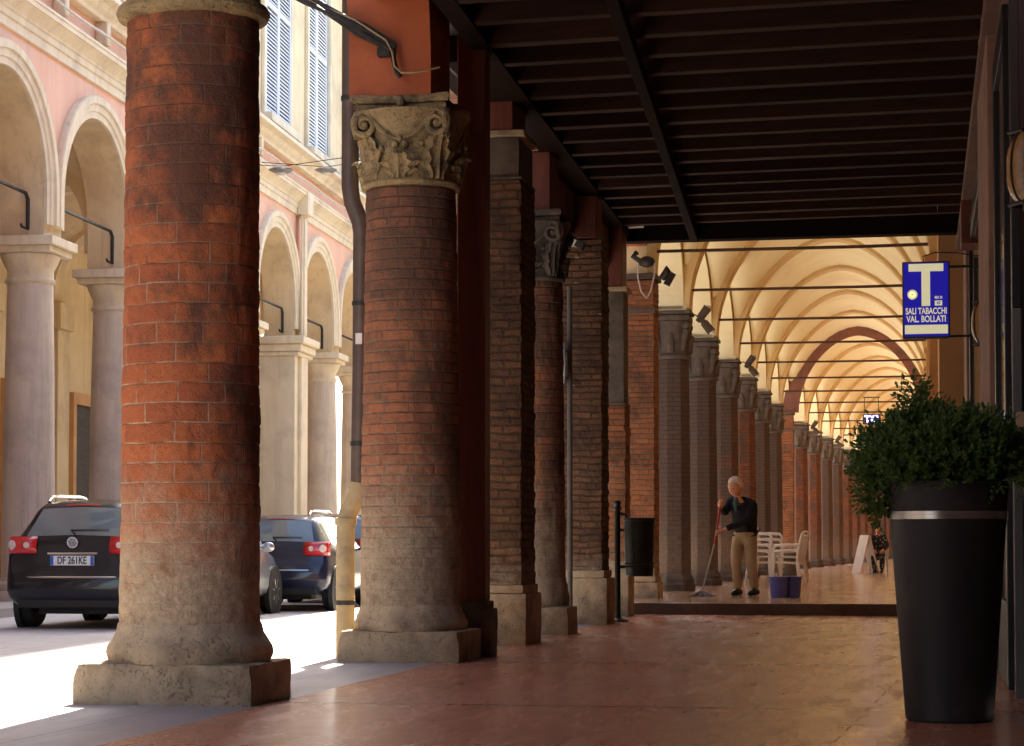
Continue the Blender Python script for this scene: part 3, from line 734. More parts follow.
# ------------------------------------------------------------------ vaulted arcade beyond the step
def vault_panel(mb, x0, x1, y0, y1, zs, h, p=7, n=22, lun=.6, e=2.):
    vs = []; fs = []; a = (x1 - x0) / 2; c = (y1 - y0) / 2; xm = (x0 + x1) / 2; ym = (y0 + y1) / 2
    for j in range(n + 1):
        for i in range(n + 1):
            u = -math.cos(PI * i / n); v = -math.cos(PI * j / n)
            hx = max(0, 1 - abs(u) ** e) ** (1 / e); hy = math.sqrt(max(0, 1 - v * v))
            hy *= lun; z = (hx ** p + hy ** p) ** (1 / p)
            vs.append((xm + a * u, ym + c * v, zs + h * z))
    for j in range(n):
        for i in range(n):
            q = j * (n + 1) + i; fs.append((q, q + n + 1, q + n + 2, q + 1))
    mb.add(vs, fs, None, True); return mb
def arch_rib(mb, x0, x1, y0, y1, zs, drop, h, n=36, leg=.35, th=.3, e=2.):
    a = (x1 - x0) / 2; xm = (x0 + x1) / 2
    def cs(k): c = math.cos(PI * k / n); return math.copysign(abs(c) ** (2 / e), c)
    def sn(k): return max(0, math.sin(PI * k / n)) ** (2 / e)
    pi_ = [(xm - (a - drop) , zs - leg)] + [(xm - (a - drop) * cs(k), zs + (h - drop) * sn(k)) for k in range(n + 1)] + [(xm + (a - drop), zs - leg)]
    po = [(xm - (a + th), zs - leg)] + [(xm - (a + th) * cs(k), zs + (h + th) * sn(k)) for k in range(n + 1)] + [(xm + (a + th), zs - leg)]
    for k in range(len(pi_) - 1):
        p, q, s, t_ = pi_[k], pi_[k + 1], po[k + 1], po[k]
        mb.add([(p[0], y0, p[1]), (q[0], y0, q[1]), (q[0], y1, q[1]), (p[0], y1, p[1])], [(3, 2, 1, 0)], None, True)
        mb.add([(p[0], y0, p[1]), (q[0], y0, q[1]), (s[0], y0, s[1]), (t_[0], y0, t_[1])], [(0, 1, 2, 3)])
        mb.add([(p[0], y1, p[1]), (q[0], y1, q[1]), (s[0], y1, s[1]), (t_[0], y1, t_[1])], [(3, 2, 1, 0)])
    return mb
SP = 4.8
XL, XR = -3.90, .22        # inner faces of the street arches and of the house wall
def vaulted(root, ys, cxl, first_open):
    """vaults, ribs, tie rods and walls of one straight run; ys: column positions in the run's own frame"""
    for a, c in zip(ys, ys[1:]):
        b = MB(); vault_panel(b, XL, XR, a, c, 4.98, 2.52, e=1.78); b.build('vault', 'vault', root)
    for i, y in enumerate(ys):
        if i == 0 and not first_open: continue
        b = MB(); arch_rib(b, XL, XR, y - .255, y + .255, 4.98, .075, 2.52, e=1.78, leg=.07); b.build('rib', 'rib', root)
        b = MB(); b.tube([(XL - .1, y - .02, 5.25), (-2.6, y - .02, 5.243), (-.9, y - .02, 5.24), (XR + .05, y - .02, 5.25)], .026, 6); b.build('tie_rod', 'rod', root)
    b = MB(); arcade_wall(b, ys, .27, 4.9, 4.99, 12, XL - .50, XL - .02, rise=1.45); b.build('street_wall', 'vault', root)
    b = MB(); b.box(XR + .02, XR + .5, ys[0] - (2.58 if first_open else 0), ys[-1] + .2, .0, 8.3); b.build('house_wall', 'plaster_warm', root)
    for y in ys:
        b = MB(); b.box(XR - .10, XR + .03, y - .26, y + .26, .1, 4.95); wp = b.build('wall_pier', 'plaster_warm', root, bevel=.01)
        b = MB(); b.box(XR - .15, XR + .03, y - .31, y + .31, 4.951, 5.06); b.build('impost', 'plaster_warm', wp, bevel=.01)
    for a, c in zip(ys, ys[1:]):
        m = (a + c) / 2; b = MB(); b.box(XR - .005, XR + .02, m - .75, m + .75, .15, 2.9); b.build('shop_door', 'shop_dark', root)
    b = MB(); b.box(XL - .45, XR + .5, ys[0] - .3, ys[-1] + .3, 8.2, 8.4); b.build('roof_slab', 'plaster_beige', root)
arc1 = thing('vaulted_arcade', 'long cream vaulted arcade beyond the step, with tan ribs and iron ties', 'arcade', (0, 30.7, 0))
ys1 = [i * SP for i in range(8)]
vaulted(arc1, ys1, -4.18, True)
# half bay towards the near ceiling
b = MB(); vault_panel(b, XL, XR, -SP + .2, -.0, 4.98, 2.52, e=1.78); b.build('vault', 'vault', arc1)
b = MB(); b.box(XR + .02, 1.2, -2.9, -2.6, 0, 8.3); b.build('return_wall', 'plaster_warm', arc1)
b = MB(); b.box(XL - .5, 1.2, -2.88, -2.62, 5.46, 9.3); b.build('gable_wall', 'plaster_beige', arc1)
b = MB(); b.box(XL - .5, XL - .02, -2.6, -.27, 5.3, 9.3); b.build('end_wall', 'plaster_orange', arc1)
# second run beyond the brick arch, turning a little to the right
A2 = R(-2.4)
arc2 = thing('vaulted_arcade', 'far run of vaulted arcade seen through the dark brick arch, turning slightly right', 'arcade', (0, 30.7 + 7 * SP, 0), A2)
ys2 = [i * SP for i in range(0, 14)]
vaulted(arc2, ys2[0:], -4.18, False)
b = MB(); arch_rib(b, XL, XR, -.47, -.29, 4.98, .27, 2.52, leg=.05, th=.2, e=1.78); b.build('brick_arch', 'rib_brick', arc1).location = (0, 7 * SP, 0)
b = MB(); b.box(XL - .5, XR + 2.5, ys2[-1] + .3, ys2[-1] + .7, 0, 8.4); b.build('end_wall', 'plaster_warm', arc2)
b = MB(); b.box(-2.9, -1.2, ys2[-1] + .27, ys2[-1] + .32, .15, 2.8); b.build('doorway', 'shop_dark', arc2)

# columns of the vaulted arcade
ORD = ['first', 'second', 'third', 'fourth', 'fifth', 'sixth', 'seventh', 'eighth', 'ninth', 'tenth', 'eleventh', 'twelfth', 'thirteenth']
def arcade_column(label):
    t = thing('arcade_column', label, 'column', (0, 0, 0), 0, 'columns of the vaulted arcade')
    ph = R(-11) + PI / 8 + PI / 8
    b = MB(); b.lathe([(.40, -.02), (.40, .20), (.375, .22), (.38, .27), (.36, .31), (.33, .36), (.31, .40)], seg=8, phase=ph, smooth=False); b.build('base', 'stone_dark', t, bevel=.012)
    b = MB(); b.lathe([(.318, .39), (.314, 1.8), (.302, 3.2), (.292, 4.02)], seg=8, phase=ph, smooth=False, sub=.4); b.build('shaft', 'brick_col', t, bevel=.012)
    b = MB()
    b.lathe([(.292, 4.0), (.322, 4.015), (.33, 4.05), (.315, 4.075), (.285, 4.08), (.285, 4.22), (.29, 4.4), (.32, 4.56), (.345, 4.64)], seg=24, amp=.012, sub=.04)
    for s_ in range(4):
        a = PI / 4 + s_ * PI / 2
        b.sphere((math.cos(a) * .36, math.sin(a) * .36, 4.57), .075, 10, 7, (1, 1, 1.1))
        b.tube([(math.cos(a) * .27, math.sin(a) * .27, 4.15), (math.cos(a) * .33, math.sin(a) * .33, 4.35), (math.cos(a) * .37, math.sin(a) * .37, 4.5)], [.045, .05, .055], 8)
        a2 = s_ * PI / 2
        b.tube([(math.cos(a2) * .27, math.sin(a2) * .27, 4.1), (math.cos(a2) * .29, math.sin(a2) * .29, 4.3), (math.cos(a2) * .36, math.sin(a2) * .36, 4.4)], [.07, .07, .03], 8)
    b.rbox(-.325, .325, -.325, .325, 4.64, 4.75, .09, .03, .006, 3); b.rbox(-.35, .35, -.35, .35, 4.752, 4.83, .09, .03, .006, 6)
    b.build('capital', 'stone_dark', t)
    b = MB(); b.box(-.27, .27, -.27, .27, 4.826, 4.898); b.build('impost', 'vault', t)
    return t
CX = -4.145
c0 = None
for k in range(1, 7):
    p = (CX, 30.7 + k * SP, .0)
    lab = ORD[k - 1] + ' column of the vaulted arcade counted from the step, dark grey capital on brick shaft'
    if c0 is None: c0 = arcade_column(lab); c0.location = (p[0], p[1], .06)
    else: dup(c0, (p[0], p[1], .06), 0, lab)
m2 = Matrix.Translation((0, 30.7 + 7 * SP, 0)) @ Matrix.Rotation(A2, 4, 'Z')
for k in range(1, 14):
    p = m2 @ Vector((CX, k * SP, 0))
    dup(c0, (p.x, p.y, .06), A2, ORD[k - 1] + ' column beyond the orange brick pier in the far arcade')
# pier at the step and pier under the brick arch
def arcade_pier(name_label, x, y, hx, hy, mat, zt):
    t = thing('brick_pier', name_label, 'pier', (x, y, .0), 0)
    b = MB(); b.rbox(-hx - .04, hx + .05, -hy - .05, hy + .05, .1, .38, .08, .02, .006, x); b.rbox(-hx - .02, hx + .02, -hy - .02, hy + .02, .379, .47, .08, .02, .006, x); b.build('base', 'stone', t)
    b = MB(); b.rbox(-hx, hx, -hy, hy, .46, zt, .06, .02, .006, y, course=(.075, .010)); b.build('shaft', mat, t)
    b = MB(); b.rbox(-hx - .03, hx + .03, -hy - .03, hy + .03, zt - .5, zt - .42, .08, .02, .004, 1); b.build('collar', 'stone_dark', t)
    b = MB(); b.rbox(-hx - .04, hx + .04, -hy - .04, hy + .04, zt + .001, zt + .09, .08, .02, .004, 1); b.build('capital', 'stone_dark', t)
    return t
arcade_pier('orange brick pier standing on the step behind the hanging litter bin', -4.02, 30.65, .21, .30, 'brick_orange', 4.80)
arcade_pier('bright orange brick pier carrying the dark brick arch midway down the arcade', -4.09, 30.7 + 7 * SP - .35, .30, .24, 'brick_orange', 4.85)

# ------------------------------------------------------------------ right-hand house wall and shopfronts
shop = thing('shop_house', 'brown plastered house wall with dark shopfronts along the right of the portico', 'house', (.56, 16, 0))
def sb(name, mat, x0, x1, y0, y1, z0, z1, bevel=0.): 
    b = MB(); b.box(x0 - .56, x1 - .56, y0 - 16, y1 - 16, z0, z1); return b.build(name, mat, shop, bevel=bevel)
sb('wall', 'plaster_brown', .57, 1.0, 13.1, 27.78, 0, 5.24)
sb('wall', 'plaster_brown', .57, 1.0, -14, 11.25, 0, 5.24)
sb('back_wall', 'shop_dark', 1.6, 1.8, 10.5, 13.8, 0, 5.24)
sb('side_wall', 'plaster_brown', 1.0, 1.6, 10.9, 11.25, 0, 5.24)
sb('side_wall', 'plaster_brown', 1.0, 1.6, 13.1, 13.45, 0, 5.24)
sb('end_wall', 'plaster_brown', -4.6, 2.2, -14.4, -14.0, 0, 5.3)
sb('pilaster', 'pilaster', .50, .575, 15.9, 18.5, .45, 5.18, .01)
sb('pilaster', 'pilaster', .52, .575, 24.6, 26.2, .45, 5.18, .01)
sb('pilaster_base', 'slate', .48, .575, 15.85, 18.55, 0, .45, .01)
sb('pilaster_base', 'slate', .505, .575, 24.55, 26.25, 0, .45, .01)
sb('wall_box', 'redwood', .44, .572, 22.9, 23.5, 4.15, 4.62, .01)
for (y0, y1) in ((13.75, 15.6), (19.4, 23.6)):
    sb('shop_frame', 'shop_dark', .53, .575, y0, y0 + .12, 0, 4.4, .006); sb('shop_frame', 'shop_dark', .53, .575, y1 - .12, y1, 0, 4.4, .006)
    sb('shop_frame', 'shop_dark', .53, .575, y0 + .121, y1 - .121, 4.2, 4.4, .006)
    sb('stall_riser', 'slate', .535, .575, y0 + .121, y1 - .121, 0, .55, .006)
    sb('shop_window', 'shop_glass', .555, .575, y0 + .121, y1 - .121, .551, 4.199)
sb('door_jamb', 'slate', .545, .60, 12.98, 13.10, 0, 2.35, .006)
sb('door_jamb', 'shop_dark', .545, .60, 12.98, 13.10, 2.352, 5.2, .006)
sb('door', 'shop_glass', 1.1, 1.14, 11.3, 13.05, .02, 2.6)
sb('plaque', 'plaque', .56, .80, 12.93, 12.965, 1.50, 1.72, .006)
b = MB(); b.lathe([(0, 0), (.03, 0), (.03, .006), (0, .006)], seg=16, T=Matrix.Translation((.15, 12.93 - 16 - .001, 1.61)) @ Matrix.Rotation(R(90), 4, 'X')); b.build('badge', 'plaque_red', shop)
sb('cornice', 'plaster_brown', .46, .575, 13.3, 27.7, 4.72, 4.80, .01)

def wall_lamp(label, y, z):
    t = thing('wall_lamp', label, 'lamp', (.56, y, z), 0, 'amber wall lamps on the right')
    b = MB(); b.box(-.03, .02, -.09, .09, -.21, .21); b.build('back_plate', 'iron', t, bevel=.008)
    b = MB(); vs = []; fs = []; nu, nv = 10, 12
    for j in range(nv + 1):
        tz = -1 + 2 * j / nv
        for i in range(nu + 1):
            a = -PI / 2 + PI * i / nu
            w = math.sqrt(max(0, 1 - tz ** 4)) * .9 + .1
            vs.append((-.03 - .085 * math.cos(a) * w * (1 - .35 * abs(tz) ** 3), math.sin(a) * .10, tz * .185))
    for j in range(nv):
        for i in range(nu): q = j * (nu + 1) + i; fs.append((q, q + nu + 1, q + nu + 2, q + 1))
    b.add(vs, fs, None, True); b.build('shade', 'amber', t)
    b = MB()
    for a in (-.75, .75): b.tube([(-.03 - .09 * math.cos(a) * math.cos(x), math.sin(a) * .105, math.sin(x) * .19) for x in [(-1.4 + 2.8 * k / 8) for k in range(9)]], .007, 6)
    b.tube([(-.03, -.1, .185), (-.1, 0, .19), (-.03, .1, .185)], .012, 6); b.tube([(-.03, -.1, -.185), (-.1, 0, -.19), (-.03, .1, -.185)], .012, 6)
    b.build('cage', 'iron', t)
    return t
w0 = wall_lamp('amber glass wall lamp nearest the camera, above the pale plaque', 11.13, 2.87)
dup(w0, (.555, 18.75, 2.86), None, 'amber glass wall lamp close to the blue tobacconist sign')

# tobacconist sign
ts = thing('shop_sign', 'lit blue tobacconist sign with big white T hanging from the right wall', 'sign', (.06, 21.5, 3.384))
W2, H2 = .235, .386
b = MB(); b.box(-W2, W2, -.07, .07, -H2, H2); b.build('case', 'sign_case', ts, bevel=.008)
b = MB(); b.box(-W2 + .016, W2 - .016, -.075, -.0705, -H2 + .016, H2 - .016); face = b.build('face', 'sign_blue', ts)
F = (R(90), 0, 0)
yF = -.0775
b = MB(); b.box(-.172, .172, yF - .002, yF + .002, .285, .362); b.box(-.045, .04, yF - .002, yF + .002, -.065, .2845); b.build('letter', 'sign_white', face)
text('lettering', 'SALI TABACCHI', .088, 'sign_white', face, (0, yF, -.118), F, sx=.66, off=.0022)
text('lettering', 'VAL. BOLLATI', .088, 'sign_white', face, (0, yF, -.198), F, sx=.72, off=.0022)
b = MB(); b.box(-.212, .212, yF - .002, yF + .002, -.345, -.255); b.build('panel', 'sign_white', face)
Tm = Matrix.Translation((-.135, yF + .001, .052)) @ Matrix.Rotation(R(90), 4, 'X')
b = MB(); b.lathe([(.030, 0), (.050, 0), (.050, .004), (.030, .004), (.030, 0)], seg=28, T=Tm); b.lathe([(0, 0), (.014, 0), (.014, .004), (0, .004)], seg=20, T=Tm); b.build('emblem', 'sign_white', face)
text('lettering', 'RIV. N', .036, 'sign_white', face, (.122, yF, .018), F, sx=.75, off=.0015)
b = MB(); b.box(.085, .158, yF - .001, yF + .002, -.062, -.012); b.build('number_panel', 'sign_white', face)
text('lettering', '43', .042, 'sign_blue', face, (.122, yF - .003, -.037), F, sx=.9, off=.001)
b = MB(); b.tube([(W2, 0, -H2 + .02), (.5, 0, -H2 + .02)], .012, 8); b.tube([(W2, 0, H2 - .05), (.5, 0, H2 - .05)], .012, 8); b.box(.47, .51, -.06, .06, -H2 - .05, H2 + .03); b.build('bracket', 'iron', ts)
b = MB(); b.tube([(-.02, 0, H2), (-.03, 0, H2 + .06), (.1, 0, H2 + .10), (.3, 0, H2 + .09), (.5, 0, H2 + .05)], .006, 6); b.build('cable', 'cable', ts)
# far lit sign
fs = thing('hanging_sign', 'small lit violet sign hanging in the far arcade above the shrub', 'sign', (-1.42, 62.3, 4.60))
b = MB(); b.box(-.26, .26, -.06, .06, -.15, .15); b.build('case', 'sign_case', fs, bevel=.01)
text('lettering', 'TG', .30, 'sign_far', fs, (0, -.066, -.01), F, off=.012)
b = MB(); b.tube([(-.2, 0, .15), (-.2, 0, .64)], .012, 6); b.tube([(.2, 0, .15), (.2, 0, .64)], .012, 6); b.tube([(-.25, 0, .645), (.25, 0, .645)], .016, 6); b.build('hanger', 'iron', fs)

# ------------------------------------------------------------------ planters and shrubs
def planter(label, x, y):
    t = thing('planter', label, 'planter', (x, y, 0), 0, 'tall dark planters')
    b = MB(); b.lathe([(.218, 0), (.228, .01), (.315, 1.235), (.322, 1.25), (.313, 1.254), (.285, 1.25), (.27, 1.05), (0, 1.04)], seg=56); b.build('pot', 'pot', t)
    zb = 1.075; r = .228 + (.087) * zb / 1.235
    b = MB(); b.lathe([(r - .002, zb - .022), (r + .004, zb - .02), (r + .007, zb + .02), (r - .001, zb + .022)], seg=56); b.build('band', 'steel', t)
    return t
p0 = planter('tall dark tapering planter with a steel band, foreground right', .135, 11.32)
p1 = dup(p0, (.885, 12.35, 0), .4, 'dark planter with steel band half hidden in the shop entrance')
def shrub(label, x, y, z, blobs, nleaf, seed, mat='leaf'):
    rnd = random.Random(seed)
    t = thing('shrub', label, 'shrub', (x, y, z))
    st = MB()
    for i in range(9):
        bl = rnd.choice(blobs); e = Vector(bl[0])
        st.tube([(rnd.uniform(-.08, .08), rnd.uniform(-.08, .08), -.18), tuple(e * .5 + Vector((0, 0, .02))), tuple(e)], [.012, .009, .004], 6)
    st.build('stem', 'stem', t)
    for mname, frac in (('leaf', .9), ('leaf_dry', .1)):
        b = MB()
        tot = sum(bl[1][0] * bl[1][1] * bl[1][2] for bl in blobs)
        for c, rad, dens in blobs:
            n = int(nleaf * frac * (rad[0] * rad[1] * rad[2] / tot) ** 1.0 * dens)
            # sprigs: small whorls of leaves on short shoots
            for _ in range(max(1, n // 9)):
                d = Vector((rnd.gauss(0, 1), rnd.gauss(0, 1), rnd.gauss(0, 1))).normalized()
                rr = rnd.random() ** .35 * (1 + .16 * noise.noise(d * 2.3 + Vector((seed, 0, 0))))
                o = Vector(c) + Vector((d.x * rad[0], d.y * rad[1], d.z * rad[2])) * rr
                ax = (d + Vector((rnd.uniform(-.6, .6), rnd.uniform(-.6, .6), rnd.uniform(.0, .9)))).normalized()
                ln = rnd.uniform(.05, .11)
                for q in range(9):
                    s = q / 8
                    p = o + ax * ln * s
                    ra = q * 2.4 + rnd.uniform(-.3, .3)
                    u = ax.orthogonal().normalized(); w = ax.cross(u)
                    out = (u * math.cos(ra) + w * math.sin(ra)) * (1.1 - .6 * s) + ax * (.35 + .7 * s)
                    out.normalize(); sd = out.cross(ax).normalized() if out.cross(ax).length > 1e-3 else u
                    l = rnd.uniform(.024, .042) * (1 - .3 * s); wd = l * rnd.uniform(.28, .4)
                    nrm = sd.cross(out) * (l * .12)
                    b.add([p, p + out * l * .5 + sd * wd + nrm, p + out * l, p + out * l * .5 - sd * wd + nrm, p + out * l * .5], [(0, 4, 1), (4, 2, 1), (0, 3, 4), (4, 3, 2)])
        b.build('foliage', mname, t)
    return t
blobs = [((-.02, 0, .14), (.36, .32, .20), 1.), ((-.22, -.05, .16), (.20, .2, .17), 1.), ((.14, 0, .19), (.22, .26, .15), 1.), ((-.165, .05, .40), (.08, .09, .10), 1.4), ((-.16, 0, .29), (.10, .11, .10), 1.1),
         ((-.36, -.02, .12), (.12, .16, .14), .9), ((-.37, -.02, -.02), (.10, .12, .13), .8), ((-.36, -.02, -.11), (.075, .09, .085), 1.), ((-.20, -.26, .06), (.12, .08, .1), .7), ((.02, -.30, .06), (.10, .06, .09), .6), ((.22, -.24, .06), (.12, .08, .1), .7)]
shrub('dense dark green shrub spilling over the rim of the foreground planter', .14, 11.32, 1.25, blobs, 34000, 5)
blobs2 = [((0, 0, .12), (.30, .30, .17), 1.), ((-.2, -.1, .10), (.18, .18, .14), 1.), ((.1, 0, .25), (.2, .2, .12), 1.)]
shrub('shrub in the half hidden planter at the right edge', .885, 12.35, 1.25, blobs2, 12000, 9)

# ------------------------------------------------------------------ house across the street
FA = math.asin(.05318)
fac = thing('facade_house', 'pink house across the street with cream arches, cornice and shuttered windows', 'house', (-13.538, 30.397, 0), FA)
FM = Matrix.Translation((-13.538, 30.397, 0)) @ Matrix.Rotation(FA, 4, 'Z')
BS = 3.95
ysf = [k * BS for k in range(-8, 8)]
b = MB(); b2 = MB(); arcade_wall(b, ysf, .38, 5.65, 6.32, 8.54, -.35, .35, inner=b2); b.build('arch_wall', 'plaster_pink', fac); b2.build('soffit', 'plaster_beige', fac)
ya, yb = ysf[0] - .38, ysf[-1] + .38
# archivolt mouldings, each with a stepped section, running down to their stops
for a, c in zip(ysf, ysf[1:]):
    b = MB(); m = (a + c) / 2; r0 = (BS - .76) / 2; n = 30
    prof = [(0, .352), (0, .40), (.10, .405), (.115, .43), (.22, .435), (.235, .47), (.345, .475), (.36, .45), (.36, .352)]
    rows = []
    for k in range(-2, n + 3):
        kk = min(max(k, 0), n); row = []
        for (dr, x) in prof:
            y = m - (r0 + dr) * math.cos(PI * kk / n); z = 6.32 + (r0 + dr) * math.sin(PI * kk / n)
            if k < 0 or k > n: z -= .24 * (abs(k) if k < 0 else k - n)
            row.append((x, y, z))
        rows.append(row)
    vs = [p for r_ in rows for p in r_]; q = len(prof); fs = []
    for i in range(len(rows) - 1):
        for j in range(q - 1): fs.append((i * q + j, i * q + j + 1, (i + 1) * q + j + 1, (i + 1) * q + j))
    fs.append(tuple(range(q))); fs.append(tuple(reversed(range((len(rows) - 1) * q, len(rows) * q))))
    b.add(vs, fs); b.build('archivolt', 'stone_pale', fac)
def band(name, mat, prof):
    """moulding run along the whole front; prof: (x, z) outline"""
    b = MB(); n = len(prof)
    vs = [(x, ya, z) for x, z in prof] + [(x, yb, z) for x, z in prof]
    fs = [(k, k + 1, n + k + 1, n + k) for k in range(n - 1)] + [tuple(reversed(range(n))), tuple(range(n, 2 * n))]
    b.add(vs, fs); return b.build(name, mat, fac)
band('cornice', 'stone_pale', [(.34, 8.48), (.40, 8.48), (.40, 8.62), (.43, 8.63), (.43, 8.72), (.46, 8.74), (.46, 8.77), (.50, 8.81), (.60, 8.90), (.62, 8.90), (.62, 8.97), (.64, 8.98), (.64, 9.02), (.34, 9.04)])
b = MB(); b.box(-.35, .352, ya, yb, 8.542, 9.6); b.build('frieze_wall', 'plaster_pink', fac)
band('sill_course', 'stone_pale', [(.34, 9.52), (.52, 9.52), (.54, 9.58), (.62, 9.64), (.66, 9.72), (.80, 9.76), (.80, 9.84), (.34, 9.88)])
for k in range(-16, 7):
    b = MB(); b.box(.353, .56, k * BS / 2 - .10, k * BS / 2 + .10, 9.14, 9.518); b.build('bracket', 'stone_pale', fac, bevel=.02)
# upper wall with window openings built between piers
WX = .36
ws = [(k + .5) * BS - .1 for k in range(-8, 7)]
b = MB(); prev = ya
for w in ws:
    b.box(-.1, .352, prev, w - 1.12, 9.87, 15.2); b.box(-.1, .352, w - 1.12, w + 1.12, 9.87, 10.2); b.box(-.1, .352, w - 1.12, w + 1.12, 14.6, 15.2); prev = w + 1.12
b.box(-.1, .352, prev, yb, 9.87, 15.2); b.build('upper_wall', 'plaster_beige', fac)
b = MB(); b.box(-9, .3, ya, yb, 15.2, 16.0); b.build('top_storey', 'plaster_pink', fac)
band('eaves', 'stone_pale', [(.34, 15.3), (.5, 15.5), (.9, 15.7), (.9, 15.95), (.34, 15.95)])
shut_a = shut_b = None
for i, w in enumerate(ws):
    b = MB()
    for (p, q) in ((w - 1.26, w - 1.09), (w + 1.09, w + 1.26)): b.box(.354, .43, p, q, 10.2, 14.7)
    b.box(.354, .43, w - 1.088, w + 1.088, 14.56, 14.7); b.box(.354, .52, w - 1.34, w + 1.34, 14.701, 14.85); b.box(.354, .62, w - 1.34, w + 1.34, 10.02, 10.198)
    fr = b.build('window', 'stone_pale', fac, bevel=.01)
    b = MB(); b.box(-.02, .03, w - 1.12, w + 1.12, 10.2, 14.6); b.build('pane', 'window_dark', fr)
    white = (i % 2 == 0)
    if i % 3 == 0:
        leafs = ((w - 1.09, w - .01), (w + .01, w + 1.09)); xx = .30
    else:
        leafs = ((w - 1.09, w - .01), (w + .01, w + 1.09)); xx = .37
    for (p, q) in leafs:
        b = MB(); x0 = xx; x1 = xx + .045
        b.box(x0, x1, p, p + .09, 10.23, 14.55); b.box(x0, x1, q - .09, q, 10.23, 14.55); b.box(x0, x1, p + .09, q - .09, 10.23, 10.35); b.box(x0, x1, p + .09, q - .09, 12.6, 12.72); b.box(x0, x1, p + .09, q - .09, 14.42, 14.55)
        if not white: pass
        z = 10.37
        while z < 14.38:
            if not (12.52 < z < 12.72):
                T = Matrix.Translation((xx + .022, 0, z + .03)) @ Matrix.Rotation(R(64), 4, 'Y')
                b.box(-.036, .036, p + .092, q - .092, -.006, .006, T)
            z += .085
        b.build('shutter', 'shutter_white' if white else 'shutter', fac)
# pilaster strip over the square pier
for k in (4, -4):
    y = k * BS
    b = MB(); b.box(.478, .52, y - .22, y + .22, 5.66, 8.475); b.box(.52, .55, y - .13, y + .13, 5.70, 8.42); b.build('pilaster', 'stone_pale', fac, bevel=.008)
    b = MB(); b.box(.41, .66, y - .26, y + .26, 8.478, 9.01); b.build('pilaster_cap', 'stone_pale', fac, bevel=.01)
# inside of its arcade
b = MB(); b.box(-4.4, -4.0, ya, yb, 0, 9); b.build('back_wall', 'plaster_beige', fac)
for a, c in zip(ysf, ysf[1:]):
    b = MB(); vault_panel(b, -4.0, -.35, a, c, 6.32, 1.62, n=12, lun=1.); b.build('vault', 'plaster_beige', fac)
    m = (a + c) / 2
    b = MB(); b.box(-4.0, -3.9, m - 1.0, m - .8, 0, 4.0); b.box(-4.0, -3.9, m + .8, m + 1.0, 0, 4.0); b.box(-4.0, -3.9, m - 1.0, m + 1.0, 4.001, 4.25)
    fr = b.build('door_frame', 'plaster_warm', fac)
    b = MB(); b.box(-4.0, -3.96, m - .8, m + .8, .1, 4.0); b.build('door_panel', 'boards', fr)
for y in ysf:
    b = MB(); arch_rib(b, -4.0, -.35, y - .28, y + .28, 6.32, .1, 1.62, n=16); b.build('rib', 'plaster_beige', fac)
    b = MB(); b.box(-4.0, -3.78, y - .35, y + .35, 0, 5.5); b.box(-4.0, -3.7, y - .42, y + .42, 5.502, 6.05); b.build('wall_pier', 'plaster_beige', fac, bevel=.01)
b = MB(); b.box(-9, -4.4, ya, yb, 0, 15.1); b.build('rear_wing', 'plaster_beige', fac)
b = MB(); b.box(-9.4, .95, ya - .3, yb + .3, 16.0, 16.2); b.build('roof', 'plaster_warm', fac)
b = MB()
for a, c in zip(ysf, ysf[1:]):
    m = (a + c) / 2; r = BS / 2 - .40
    b.tube([(.1, m - r, 5.75), (.1, m - r, 6.22), (.1, m - r + .1, 6.3), (.1, m + r - .1, 6.3), (.1, m + r, 6.22), (.1, m + r, 5.75)], .03, 6)
    b.tube([(.1, m - r, 5.76), (.1, m - r + .25, 5.76), (.1, m - r + .28, 5.80)], .02, 6)
    b.tube([(.1, m + r, 5.76), (.1, m + r - .25, 5.76), (.1, m + r - .28, 5.80)], .02, 6)
b.build('lamp_rail', 'iron', fac)
b = MB(); pts = [(.62, ya + (yb - ya) * i / 120, 9.22 - .02 * math.sin(i * .9)) for i in range(121)]; b.tube(pts, .022, 6); b.build('cable', 'cable_pale', fac)
b = MB(); b.box(-4.0, 1.3, ya, yb, -.2, .07); o = struct('pavement', b, 'border'); o.matrix_world = FM

# its columns
def pale_column(label, k):
    t = thing('stone_column', label, 'column', tuple(FM @ Vector((0, k * BS, 0))), FA, 'columns of the pink house across the street')
    b = MB(); b.box(-.5, .5, -.5, .5, .0, .22); b.lathe([(.48, .22), (.5, .27), (.48, .34), (.42, .36), (.41, .42)], seg=32, sub=.05); b.build('base', 'col_pale', t, bevel=.012)
    b = MB(); b.lathe([(.40, .41), (.398, 1.8), (.375, 3.6), (.35, 4.95)], seg=40, sub=.3); b.build('shaft', 'col_pale', t)
    b = MB(); b.lathe([(.35, 4.94), (.385, 4.97), (.39, 5.01), (.36, 5.04), (.355, 5.16), (.39, 5.22), (.45, 5.36), (.455, 5.40)], seg=40); b.box(-.49, .49, -.49, .49, 5.402, 5.50); b.box(-.56, .56, -.56, .56, 5.502, 5.645); b.build('capital', 'stone_pale', t, bevel=.012)
    return t
pc = None
COLN = {0: 'pale round column at the left edge, behind the navy car', 1: 'pale round column just left of the massive brick column', 5: 'cream round column seen just left of the downpipe'}
for k in range(-8, 8):
    if k in (4, -4): continue
    lab = COLN.get(k, 'pale round column of the pink arcade, hidden from view by nearer columns')
    if k in (2, 3): lab = 'pale round column of the pink arcade hidden behind the massive brick column'
    if k in (6, 7): lab = 'pale round column of the pink arcade hidden behind the leafy capital column'
    if k < 0: lab = 'pale round column of the pink arcade outside the view on the left'
    if pc is None: pc = pale_column(lab, k)
    else: dup(pc, tuple(FM @ Vector((0, k * BS, 0))), FA, lab)
